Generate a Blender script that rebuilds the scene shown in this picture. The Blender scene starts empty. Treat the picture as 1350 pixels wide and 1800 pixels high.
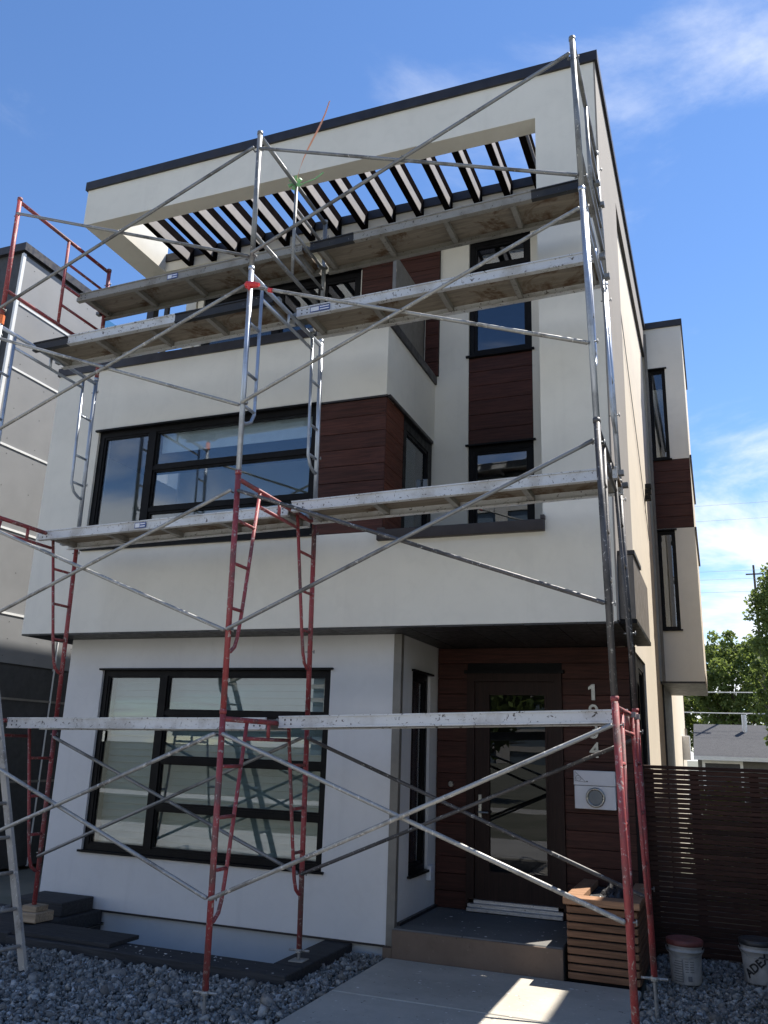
import bpy, bmesh, math, random
import numpy as np
from mathutils import Vector, Matrix

random.seed(7)
SC = bpy.context.scene
COL = SC.collection
R = math.radians

# ------------------------------------------------------------------ camera
def cam_rot(yaw, pitch, roll):
    ca, sa, cb, sb, cc, sc_ = (math.cos(yaw), math.sin(yaw), math.cos(pitch), math.sin(pitch), math.cos(roll), math.sin(roll))
    rz = Matrix(((ca, -sa, 0), (sa, ca, 0), (0, 0, 1)))
    rx = Matrix(((1, 0, 0), (0, cb, -sb), (0, sb, cb)))
    ry = Matrix(((cc, 0, sc_), (0, 1, 0), (-sc_, 0, cc)))
    m = rz @ rx @ ry                       # columns: right, forward, up
    r, f, u = m.col[0], m.col[1], m.col[2]
    return Matrix(((r[0], u[0], -f[0]), (r[1], u[1], -f[1]), (r[2], u[2], -f[2])))
cam = bpy.data.cameras.new('camera')
camo = bpy.data.objects.new('camera', cam)
COL.objects.link(camo)
cam.sensor_fit = 'HORIZONTAL'; cam.sensor_width = 36.0
cam.lens = 1464.3 / 1350 * 36.0
cam.clip_start = 0.05; cam.clip_end = 3000
camo.matrix_world = Matrix.Translation((0, 0, 1.93)) @ cam_rot(0.379647, 0.276208, -0.0343525).to_4x4()
SC.camera = camo

# ------------------------------------------------------------------ sky, sun, exposure
SUN = Vector((0.37, 0.5, 1.0)).normalized()
ELEV = math.asin(SUN.z); AZ = math.atan2(SUN.x, SUN.y)
SKY_STRENGTH = 0.105
EXPOSURE = 1.1
world = bpy.data.worlds.new('World'); SC.world = world; world.use_nodes = True
wt = world.node_tree; wn = wt.nodes; wl = wt.links
bg = wn['Background']; bg.inputs[1].default_value = SKY_STRENGTH
sky = wn.new('ShaderNodeTexSky'); sky.sky_type = 'NISHITA'; sky.sun_disc = False
sky.sun_elevation = ELEV; sky.sun_rotation = AZ; sky.altitude = 1000
sky.air_density = 1.0; sky.dust_density = 0.05; sky.ozone_density = 2.2
def wnode(t, **kw):
    n = wn.new(t)
    for k, v in kw.items(): setattr(n, k, v)
    return n
tc = wnode('ShaderNodeTexCoord'); sep = wnode('ShaderNodeSeparateXYZ')
wl.new(tc.outputs['Generated'], sep.inputs[0])
def wmath(op, a, b=None, c=None):
    n = wnode('ShaderNodeMath', operation=op)
    for i, v in enumerate((a, b, c)):
        if v is None: continue
        if isinstance(v, (int, float)): n.inputs[i].default_value = v
        else: wl.new(v, n.inputs[i])
    return n.outputs[0]
zc = wmath('ADD', wmath('MAXIMUM', sep.outputs[2], 0.0), 0.10)
cx = wmath('DIVIDE', sep.outputs[0], zc); cy = wmath('DIVIDE', sep.outputs[1], zc)
comb = wnode('ShaderNodeCombineXYZ'); wl.new(cx, comb.inputs[0]); wl.new(cy, comb.inputs[1])
CLOUD_OFF = (20.13, -13.09, 0.0)
mp = wnode('ShaderNodeMapping'); mp.inputs['Location'].default_value = CLOUD_OFF
wl.new(comb.outputs[0], mp.inputs[0])
n1 = wnode('ShaderNodeTexNoise'); n1.inputs['Scale'].default_value = 0.95; n1.inputs['Detail'].default_value = 9
n1.inputs['Roughness'].default_value = 0.60; n1.inputs['Distortion'].default_value = 0.5
wl.new(mp.outputs[0], n1.inputs['Vector'])
n2 = wnode('ShaderNodeTexNoise'); n2.inputs['Scale'].default_value = 0.30; n2.inputs['Detail'].default_value = 2
wl.new(mp.outputs[0], n2.inputs['Vector'])
cov = wmath('ADD', wmath('MULTIPLY', n1.outputs['Fac'], 0.62), wmath('MULTIPLY', n2.outputs['Fac'], 0.50))
# more cloud low over the horizon, as on a fair afternoon
lowr = wnode('ShaderNodeMapRange'); lowr.interpolation_type = 'SMOOTHSTEP'
lowr.inputs['From Min'].default_value = 0.46; lowr.inputs['From Max'].default_value = 0.10
lowr.inputs['To Min'].default_value = 0.0; lowr.inputs['To Max'].default_value = 0.225
wl.new(sep.outputs[2], lowr.inputs['Value'])
cov = wmath('ADD', cov, lowr.outputs[0])
rmp = wnode('ShaderNodeMapRange'); rmp.interpolation_type = 'SMOOTHSTEP'
rmp.inputs['From Min'].default_value = 0.635; rmp.inputs['From Max'].default_value = 0.78
wl.new(cov, rmp.inputs['Value'])
# a second, thinner and higher sheet of wisps
mp2 = wnode('ShaderNodeMapping'); mp2.inputs['Location'].default_value = (-17.09, 8.36, 0.0); wl.new(comb.outputs[0], mp2.inputs[0])
n3 = wnode('ShaderNodeTexNoise'); n3.inputs['Scale'].default_value = 0.95; n3.inputs['Detail'].default_value = 9
n3.inputs['Roughness'].default_value = 0.60; n3.inputs['Distortion'].default_value = 0.5; wl.new(mp2.outputs[0], n3.inputs['Vector'])
n4 = wnode('ShaderNodeTexNoise'); n4.inputs['Scale'].default_value = 0.30; n4.inputs['Detail'].default_value = 2; wl.new(mp2.outputs[0], n4.inputs['Vector'])
cov2 = wmath('ADD', wmath('MULTIPLY', n3.outputs['Fac'], 0.62), wmath('MULTIPLY', n4.outputs['Fac'], 0.50))
rmp2 = wnode('ShaderNodeMapRange'); rmp2.interpolation_type = 'SMOOTHSTEP'
rmp2.inputs['From Min'].default_value = 0.585; rmp2.inputs['From Max'].default_value = 0.72
wl.new(cov2, rmp2.inputs['Value'])
hsv = wnode('ShaderNodeHueSaturation'); hsv.inputs['Hue'].default_value = 0.504; hsv.inputs['Saturation'].default_value = 1.14; hsv.inputs['Value'].default_value = 0.94
wl.new(sky.outputs[0], hsv.inputs['Color'])
mixc = wnode('ShaderNodeMixRGB'); wl.new(wmath('MULTIPLY', wmath('MAXIMUM', rmp.outputs[0], wmath('MULTIPLY', rmp2.outputs[0], 0.85)), 0.92), mixc.inputs['Fac'])
wl.new(hsv.outputs[0], mixc.inputs['Color1']); mixc.inputs['Color2'].default_value = (5.6, 5.7, 5.9, 1)
wl.new(mixc.outputs[0], bg.inputs[0])

sl = bpy.data.lights.new('sun', 'SUN'); sl.energy = 4.6; sl.angle = R(0.53); sl.color = (1.0, 0.95, 0.87)
so = bpy.data.objects.new('sun', sl); COL.objects.link(so)
so.rotation_euler = SUN.to_track_quat('Z', 'Y').to_euler(); so.location = (20, 30, 60)

SC.view_settings.view_transform = 'Standard'; SC.view_settings.look = 'None'
SC.view_settings.exposure = EXPOSURE; SC.view_settings.gamma = 1.0
SC.view_settings.use_curve_mapping = False
SC.render.engine = 'CYCLES'
SC.cycles.max_bounces = 7; SC.cycles.transparent_max_bounces = 12
SC.cycles.caustics_reflective = False; SC.cycles.caustics_refractive = False
SC.cycles.sample_clamp_indirect = 8.0

# ------------------------------------------------------------------ materials
class NT:
    def __init__(s, name):
        s.m = bpy.data.materials.new(name); s.m.use_nodes = True
        s.t = s.m.node_tree; s.b = s.t.nodes['Principled BSDF']; s._tc = None
    def n(s, t, **kw):
        x = s.t.nodes.new(t)
        for k, v in kw.items(): setattr(x, k, v)
        return x
    def l(s, a, b): s.t.links.new(a, b)
    def tc(s):
        if not s._tc: s._tc = s.n('ShaderNodeTexCoord')
        return s._tc.outputs['Object']
    def mapped(s, scale, loc=(0, 0, 0)):
        m = s.n('ShaderNodeMapping'); m.inputs['Scale'].default_value = scale; m.inputs['Location'].default_value = loc
        s.l(s.tc(), m.inputs[0]); return m.outputs[0]
    def noise(s, scale, detail=4, rough=0.55, vec=None, dist=0.0):
        x = s.n('ShaderNodeTexNoise'); x.inputs['Scale'].default_value = scale
        x.inputs['Detail'].default_value = detail; x.inputs['Roughness'].default_value = rough
        x.inputs['Distortion'].default_value = dist
        s.l(vec if vec is not None else s.tc(), x.inputs['Vector']); return x.outputs['Fac']
    def rng(s, v, a, b, c=0.0, d=1.0, smooth=True):
        x = s.n('ShaderNodeMapRange')
        if smooth: x.interpolation_type = 'SMOOTHSTEP'
        for k, q in (('From Min', a), ('From Max', b), ('To Min', c), ('To Max', d)): x.inputs[k].default_value = q
        s.l(v, x.inputs['Value']); return x.outputs[0]
    def math(s, op, a, b=None):
        x = s.n('ShaderNodeMath', operation=op)
        for i, v in enumerate((a, b)):
            if v is None: continue
            if isinstance(v, (int, float)): x.inputs[i].default_value = v
            else: s.l(v, x.inputs[i])
        return x.outputs[0]
    def mix(s, f, a, b, mode='MIX'):
        x = s.n('ShaderNodeMixRGB', blend_type=mode)
        for i, v in (('Fac', f), ('Color1', a), ('Color2', b)):
            if isinstance(v, (int, float)): x.inputs[i].default_value = v
            elif isinstance(v, tuple): x.inputs[i].default_value = (*v[:3], 1)
            else: s.l(v, x.inputs[i])
        return x.outputs[0]
    def bump(s, h, strength, dist=0.01):
        x = s.n('ShaderNodeBump'); x.inputs['Strength'].default_value = strength; x.inputs['Distance'].default_value = dist
        s.l(h, x.inputs['Height']); s.l(x.outputs[0], s.b.inputs['Normal']); return x
    def set(s, col=None, rough=None, metal=None, spec=None):
        for k, v in (('Base Color', col), ('Roughness', rough), ('Metallic', metal), ('Specular IOR Level', spec)):
            if v is None: continue
            i = s.b.inputs[k]
            if isinstance(v, tuple): i.default_value = (*v[:3], 1)
            elif isinstance(v, (int, float)): i.default_value = v
            else: s.l(v, i)
        return s.m

MT = {}
def m_stucco(name, col, streak=0.10, grain=0.12):
    t = NT(name)
    big = t.noise(0.7, 3, 0.6)
    st = t.noise(1.0, 4, 0.6, t.mapped((5.0, 5.0, 0.35)))
    c = t.mix(t.rng(big, 0.3, 0.7), tuple(x * 0.95 for x in col), tuple(min(1, x * 1.03) for x in col))
    c = t.mix(t.math('MULTIPLY', t.rng(st, 0.52, 0.75), streak), c, tuple(x * 0.55 for x in col))
    md = t.noise(5.5, 5, 0.6, None, 0.8)
    c = t.mix(t.math('MULTIPLY', t.rng(md, 0.42, 0.7), 0.16), c, tuple(x * 0.78 for x in col))
    pt_ = t.noise(0.33, 4, 0.55, None, 1.2)
    c = t.mix(t.math('MULTIPLY', t.rng(pt_, 0.50, 0.56), 0.10), c, tuple(min(1, x * 1.12) for x in col))
    g = t.noise(230, 3, 0.7); g2 = t.math('ADD', t.noise(1.3, 2), t.math('MULTIPLY', md, 0.5))
    t.bump(t.math('ADD', g, t.math('MULTIPLY', g2, 3.0)), grain, 0.006)
    MT[name] = t.set(c, 0.92, 0, 0.25)
def m_plain(name, col, rough=0.5, metal=0.0, spec=0.5, var=0.12, scale=6.0, bump=0.0, rand=0.0):
    t = NT(name)
    n = t.noise(scale, 5, 0.6)
    c = t.mix(t.rng(n, 0.3, 0.7), tuple(x * (1 - var) for x in col), tuple(min(1, x * (1 + var)) for x in col))
    if rand:
        oi = t.n('ShaderNodeObjectInfo')
        v = t.rng(oi.outputs['Random'], 0, 1, 1 - rand, 1 + rand, False)
        hs = t.n('ShaderNodeHueSaturation'); t.l(v, hs.inputs['Value']); t.l(c, hs.inputs['Color']); c = hs.outputs[0]
    if bump: t.bump(t.noise(scale * 12, 3), bump, 0.004)
    r = t.rng(t.noise(scale * 2.3, 4), 0.3, 0.7, max(0.02, rough - 0.08), min(1, rough + 0.08))
    MT[name] = t.set(c, r, metal, spec)
def m_wood(name, col, axis='x', rough=0.55, rand=0.18, contrast=0.35):
    t = NT(name)
    sc = {'x': (1.2, 22, 22), 'y': (22, 1.2, 22), 'z': (22, 22, 1.2)}[axis]
    oi = t.n('ShaderNodeObjectInfo')
    va = t.n('ShaderNodeVectorMath', operation='ADD'); t.l(t.mapped(sc), va.inputs[0])
    cb = t.n('ShaderNodeCombineXYZ'); r37 = t.math('MULTIPLY', oi.outputs['Random'], 37.0)
    for i in range(3): t.l(r37, cb.inputs[i])
    t.l(cb.outputs[0], va.inputs[1])
    g = t.noise(2.2, 6, 0.65, va.outputs[0], 0.6)
    f = t.noise(9.0, 4, 0.6, va.outputs[0])
    c = t.mix(t.rng(g, 0.3, 0.7), tuple(x * (1 - contrast) for x in col), tuple(x * (1 + contrast * 0.7) for x in col))
    v = t.rng(oi.outputs['Random'], 0, 1, 1 - rand, 1 + rand, False)
    hs = t.n('ShaderNodeHueSaturation'); t.l(v, hs.inputs['Value']); t.l(c, hs.inputs['Color'])
    t.bump(t.math('ADD', g, f), 0.25, 0.003)
    MT[name] = t.set(hs.outputs[0], t.rng(f, 0.3, 0.7, rough - 0.1, rough + 0.12), 0, 0.25)
def m_tube(name, col, metal, rough, spot, spot_amt=(0.60, 0.66), dirt=(0.10, 0.09, 0.08), dirt_amt=0.5):
    """Scaffold steel: worn, with splashes of stucco and darker grime."""
    t = NT(name)
    oi = t.n('ShaderNodeObjectInfo'); va = t.n('ShaderNodeVectorMath', operation='ADD')
    t.l(t.tc(), va.inputs[0]); cb = t.n('ShaderNodeCombineXYZ'); rr = t.math('MULTIPLY', oi.outputs['Random'], 19.0)
    for i in range(3): t.l(rr, cb.inputs[i])
    t.l(cb.outputs[0], va.inputs[1]); v = va.outputs[0]
    sp = t.noise(30, 6, 0.68, v, 0.6); gr = t.noise(3.2, 5, 0.62, v); fi = t.noise(90, 3, 0.6, v)
    c = t.mix(t.math('MULTIPLY', t.rng(gr, 0.47, 0.68), dirt_amt), col, dirt)
    c = t.mix(t.math('MULTIPLY', t.rng(fi, 0.55, 0.75), 0.35), c, tuple(min(1, x * 1.35 + 0.03) for x in col))
    spm = t.rng(sp, *spot_amt)
    c = t.mix(spm, c, spot)
    mt = t.math('MULTIPLY', t.math('SUBTRACT', 1.0, spm), metal)
    r = t.math('ADD', t.rng(gr, 0.3, 0.7, rough - 0.08, rough + 0.15), t.math('MULTIPLY', spm, 0.3))
    t.bump(t.math('ADD', t.math('MULTIPLY', spm, 1.5), fi), 0.35, 0.002)
    MT[name] = t.set(c, r, mt, 0.45)
def m_glass(name, tint, ior=1.62, wav=0.02):
    t = NT(name); t.t.nodes.remove(t.b)
    out = t.t.nodes['Material Output']
    f0 = ((ior - 1) / (ior + 1)) ** 2
    lw = t.n('ShaderNodeLayerWeight'); lw.inputs['Blend'].default_value = 0.5
    fac = t.math('ADD', t.math('MULTIPLY', t.math('POWER', lw.outputs['Facing'], 5.0), 1 - f0), f0)
    tr = t.n('ShaderNodeBsdfTransparent'); tr.inputs[0].default_value = (*tint, 1)
    gl = t.n('ShaderNodeBsdfGlossy'); gl.inputs['Roughness'].default_value = 0.004; gl.inputs[0].default_value = (0.95, 0.97, 1, 1)
    bp = t.n('ShaderNodeBump'); bp.inputs['Strength'].default_value = wav; bp.inputs['Distance'].default_value = 0.02
    t.l(t.noise(1.4, 2, 0.5), bp.inputs['Height']); t.l(bp.outputs[0], gl.inputs['Normal'])
    mx = t.n('ShaderNodeMixShader'); t.l(fac, mx.inputs[0]); t.l(tr.outputs[0], mx.inputs[1]); t.l(gl.outputs[0], mx.inputs[2])
    t.l(mx.outputs[0], out.inputs['Surface']); MT[name] = t.m

m_stucco('stucco_white', (0.76, 0.735, 0.66))
m_stucco('stucco_lower', (0.68, 0.675, 0.67), 0.12)
m_stucco('stucco_beige', (0.34, 0.30, 0.25), 0.05)
m_stucco('stucco_cream', (0.74, 0.66, 0.54), 0.05)
m_stucco('stucco_taupe', (0.30, 0.275, 0.25), 0.05)
m_stucco('parging', (0.50, 0.52, 0.53), 0.05)
m_plain('cap_metal', (0.035, 0.032, 0.034), 0.42, 0.3, var=0.2)
m_plain('frame_black', (0.008, 0.008, 0.009), 0.45, spec=0.12, var=0.2)
m_plain('soffit_dark', (0.030, 0.028, 0.027), 0.5, var=0.25, rand=0.15)
m_plain('trim_taupe', (0.20, 0.185, 0.16), 0.55)
m_plain('ledge_brown', (0.040, 0.032, 0.029), 0.5)
m_plain('pergola_dark', (0.010, 0.008, 0.008), 0.85, spec=0.0, var=0.25)
m_plain('pergola_web', (0.235, 0.22, 0.22), 0.6, var=0.10)
m_wood('cladding', (0.062, 0.022, 0.016), 'x', 0.55, 0.16, 0.45)
m_wood('cladding_y', (0.110, 0.034, 0.020), 'y', 0.55, 0.16, 0.45)
m_wood('door_wood', (0.026, 0.012, 0.009), 'z', 0.55, 0.05)
m_wood('cedar', (0.20, 0.105, 0.060), 'x', 0.6)
m_wood('cedar_top', (0.36, 0.20, 0.115), 'x', 0.6, 0.1)
m_wood('fence_wood', (0.058, 0.026, 0.018), 'x', 0.65, 0.3)
m_wood('timber_dark', (0.045, 0.045, 0.047), 'x', 0.8, 0.15)
m_wood('ply_block', (0.38, 0.29, 0.20), 'x', 0.8, 0.1)
m_plain('interior', (0.22, 0.22, 0.22), 0.9)
m_plain('blind', (0.36, 0.40, 0.40), 0.7, var=0.04)
m_plain('steel', (0.36, 0.36, 0.345), 0.32, 0.95, var=0.05)
m_plain('alu_sill', (0.55, 0.56, 0.58), 0.35, 0.8, var=0.1, scale=20)
m_plain('white_box', (0.70, 0.71, 0.74), 0.35, var=0.03)
m_plain('white_trim', (0.78, 0.78, 0.76), 0.35, var=0.05)
m_plain('nbr_panel', (0.215, 0.218, 0.222), 0.6, var=0.05, scale=1.5)
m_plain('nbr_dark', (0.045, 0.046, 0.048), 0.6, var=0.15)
m_tube('tube_red', (0.30, 0.052, 0.055), 0.0, 0.55, (0.44, 0.36, 0.33), (0.57, 0.63), (0.125, 0.075, 0.068), 0.95)
m_tube('tube_silver', (0.46, 0.50, 0.56), 0.65, 0.40, (0.60, 0.60, 0.59), (0.63, 0.70), (0.20, 0.21, 0.23), 0.55)
m_tube('tube_dull', (0.25, 0.255, 0.255), 0.45, 0.48, (0.50, 0.48, 0.45), (0.60, 0.67), (0.08, 0.075, 0.07), 0.8)
m_tube('tube_dark', (0.095, 0.09, 0.09), 0.25, 0.50, (0.45, 0.44, 0.42), (0.585, 0.65), (0.03, 0.03, 0.03), 0.7)
m_tube('brace_grey', (0.35, 0.345, 0.325), 0.4, 0.50, (0.58, 0.56, 0.52), (0.565, 0.64), (0.11, 0.10, 0.09), 0.75)
m_tube('plank_alu', (0.60, 0.61, 0.62), 0.2, 0.48, (0.10, 0.085, 0.075), (0.60, 0.63), (0.40, 0.38, 0.35), 0.7)
m_tube('plank_dirty', (0.29, 0.28, 0.255), 0.15, 0.60, (0.08, 0.07, 0.06), (0.60, 0.65), (0.20, 0.185, 0.165), 0.8)
m_tube('plank_black', (0.020, 0.020, 0.022), 0.1, 0.5, (0.45, 0.44, 0.42), (0.66, 0.70), (0.06, 0.06, 0.06), 0.5)
m_tube('ladder_grey', (0.40, 0.38, 0.35), 0.2, 0.6, (0.60, 0.58, 0.55), (0.58, 0.66), (0.20, 0.18, 0.16), 0.8)

def mk_ply():
    t = NT('plywood')
    g = t.noise(2.0, 6, 0.65, t.mapped((1.0, 9.0, 9.0)), 0.8)
    s = t.noise(1.7, 6, 0.7, None, 0.5)
    c = t.mix(t.rng(g, 0.3, 0.7), (0.19, 0.165, 0.13), (0.30, 0.26, 0.21))
    c = t.mix(t.math('MULTIPLY', t.rng(s, 0.50, 0.60), 0.85), c, (0.105, 0.06, 0.032))
    t.bump(g, 0.3, 0.003); MT['plywood'] = t.set(c, 0.85, 0, 0.2)
mk_ply()
def mk_concrete(name, col, var=0.12):
    t = NT(name)
    a = t.noise(1.1, 5, 0.65); b = t.noise(14, 5, 0.7); f = t.noise(160, 3, 0.6)
    c = t.mix(t.rng(a, 0.3, 0.7), tuple(x * (1 - var) for x in col), tuple(x * (1 + var) for x in col))
    c = t.mix(t.math('MULTIPLY', t.rng(b, 0.5, 0.75), 0.3), c, tuple(x * 0.65 for x in col))
    sp = t.noise(22, 2, 0.5); c = t.mix(t.rng(sp, 0.71, 0.75), c, tuple(x * 0.35 for x in col))
    sp2 = t.noise(17, 4, 0.7, t.mapped((1, 1, 1), (9, 4, 2))); c = t.mix(t.math('MULTIPLY', t.rng(sp2, 0.64, 0.68), 0.6), c, tuple(min(0.8, x * 1.5) for x in col))
    t.bump(t.math('ADD', f, b), 0.25, 0.004); MT[name] = t.set(c, 0.88, 0, 0.25)
mk_concrete('concrete', (0.44, 0.405, 0.345))
mk_concrete('porch_concrete', (0.16, 0.155, 0.145))
mk_concrete('porch_riser', (0.17, 0.125, 0.095))
mk_concrete('asphalt', (0.075, 0.075, 0.078), 0.2)
mk_concrete('sidewalk', (0.42, 0.41, 0.39))
def mk_gravel():
    t = NT('gravel_stone')
    geo = t.n('ShaderNodeNewGeometry'); rp = geo.outputs['Random Per Island']
    ramp = t.n('ShaderNodeValToRGB'); t.l(rp, ramp.inputs[0]); e = ramp.color_ramp.elements
    e[0].position = 0; e[0].color = (0.14, 0.13, 0.115, 1); e[1].position = 1; e[1].color = (0.52, 0.51, 0.50, 1)
    for p, c in ((0.35, (0.225, 0.212, 0.19)), (0.7, (0.32, 0.305, 0.275)), (0.93, (0.42, 0.40, 0.36))):
        q = e.new(p); q.color = (*c, 1)
    n = t.noise(45, 4, 0.6); c = t.mix(t.math('MULTIPLY', t.rng(n, 0.4, 0.7), 0.45), ramp.outputs[0], (0.07, 0.075, 0.085))
    t.bump(n, 0.4, 0.004); MT['gravel_stone'] = t.set(c, 0.85, 0, 0.3)
    t = NT('gravel_bed')
    v = t.n('ShaderNodeTexVoronoi'); v.inputs['Scale'].default_value = 24; t.l(t.tc(), v.inputs['Vector'])
    c = t.mix(t.rng(v.outputs['Distance'], 0.1, 0.6), (0.10, 0.105, 0.115), (0.02, 0.02, 0.022))
    t.bump(v.outputs['Distance'], 0.8, 0.03); MT['gravel_bed'] = t.set(c, 0.95)
    t = NT('ground_far')
    a = t.noise(0.6, 5, 0.7); c = t.mix(t.rng(a, 0.35, 0.65), (0.095, 0.10, 0.07), (0.15, 0.145, 0.115)); MT['ground_far'] = t.set(c, 0.95)
    t = NT('shingle')
    b = t.n('ShaderNodeTexBrick'); t.l(t.mapped((1, 1, 1)), b.inputs['Vector'])
    b.inputs['Scale'].default_value = 3.2; b.inputs['Color1'].default_value = (0.055, 0.056, 0.06, 1); b.inputs['Color2'].default_value = (0.075, 0.075, 0.08, 1)
    b.inputs['Mortar'].default_value = (0.03, 0.03, 0.03, 1); b.inputs['Mortar Size'].default_value = 0.01
    n = t.noise(40, 4, 0.6); c = t.mix(t.rng(n, 0.4, 0.6), b.outputs['Color'], (0.10, 0.10, 0.105)); MT['shingle'] = t.set(c, 0.95, 0, 0.2)
mk_gravel()
def mk_leaf(name, a, b):
    t = NT(name); geo = t.n('ShaderNodeNewGeometry')
    c = t.mix(geo.outputs['Random Per Island'], a, b)
    out = t.t.nodes['Material Output']; t.set(c, 0.6, 0, 0.3)
    tl = t.n('ShaderNodeBsdfTranslucent'); t.l(t.mix(0.6, c, (0.26, 0.32, 0.06)), tl.inputs[0])
    mx = t.n('ShaderNodeMixShader'); mx.inputs[0].default_value = 0.5
    t.l(t.b.outputs[0], mx.inputs[1]); t.l(tl.outputs[0], mx.inputs[2]); t.l(mx.outputs[0], out.inputs['Surface'])
    MT[name] = t.m
mk_leaf('leaf_a', (0.06, 0.10, 0.03), (0.19, 0.25, 0.085))
mk_leaf('leaf_b', (0.05, 0.085, 0.028), (0.14, 0.19, 0.065))
m_plain('bark', (0.09, 0.075, 0.06), 0.9, bump=0.5)
m_glass('glass_clear', (0.76, 0.82, 0.82), 1.85)
m_glass('glass_dark', (0.50, 0.56, 0.62), 1.95)
m_glass('glass_mid', (0.80, 0.86, 0.90), 1.9)
m_glass('glass_door', (0.40, 0.41, 0.40), 1.6)
m_glass('glass_green', (0.66, 0.80, 0.78), 1.5)
m_plain('bucket_white', (0.42, 0.42, 0.42), 0.5, var=0.22, scale=7)
m_plain('lid_red', (0.16, 0.045, 0.040), 0.55, var=0.3)
m_plain('lid_dark', (0.035, 0.035, 0.037), 0.45)
m_plain('ink', (0.02, 0.02, 0.022), 0.6)
m_plain('ink_soft', (0.16, 0.16, 0.17), 0.7)
m_plain('ribbon_orange', (0.80, 0.36, 0.20), 0.5)
m_plain('ribbon_green', (0.25, 0.55, 0.24), 0.5)
m_plain('tape_red', (0.72, 0.05, 0.05), 0.4)
m_plain('tape_orange', (0.85, 0.20, 0.05), 0.4)
m_plain('sticker_blue', (0.05, 0.09, 0.28), 0.4)
m_plain('rubber', (0.02, 0.02, 0.02), 0.7)
m_plain('van_white', (0.75, 0.76, 0.77), 0.25, var=0.02)
m_plain('car_dark', (0.03, 0.032, 0.035), 0.22, var=0.05)
m_plain('tower_concrete', (0.38, 0.36, 0.33), 0.8)
m_plain('tower_glass', (0.10, 0.13, 0.16), 0.15)
m_plain('wire', (0.30, 0.30, 0.31), 0.6)
m_plain('wire_pale', (0.55, 0.56, 0.55), 0.5)
m_plain('garage_wall', (0.13, 0.125, 0.11), 0.8)
m_plain('rock_pale', (0.55, 0.53, 0.50), 0.8, rand=0.3)
m_plain('brown_panel', (0.17, 0.145, 0.12), 0.5)
m_plain('brick_taupe', (0.26, 0.22, 0.19), 0.85)

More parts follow.
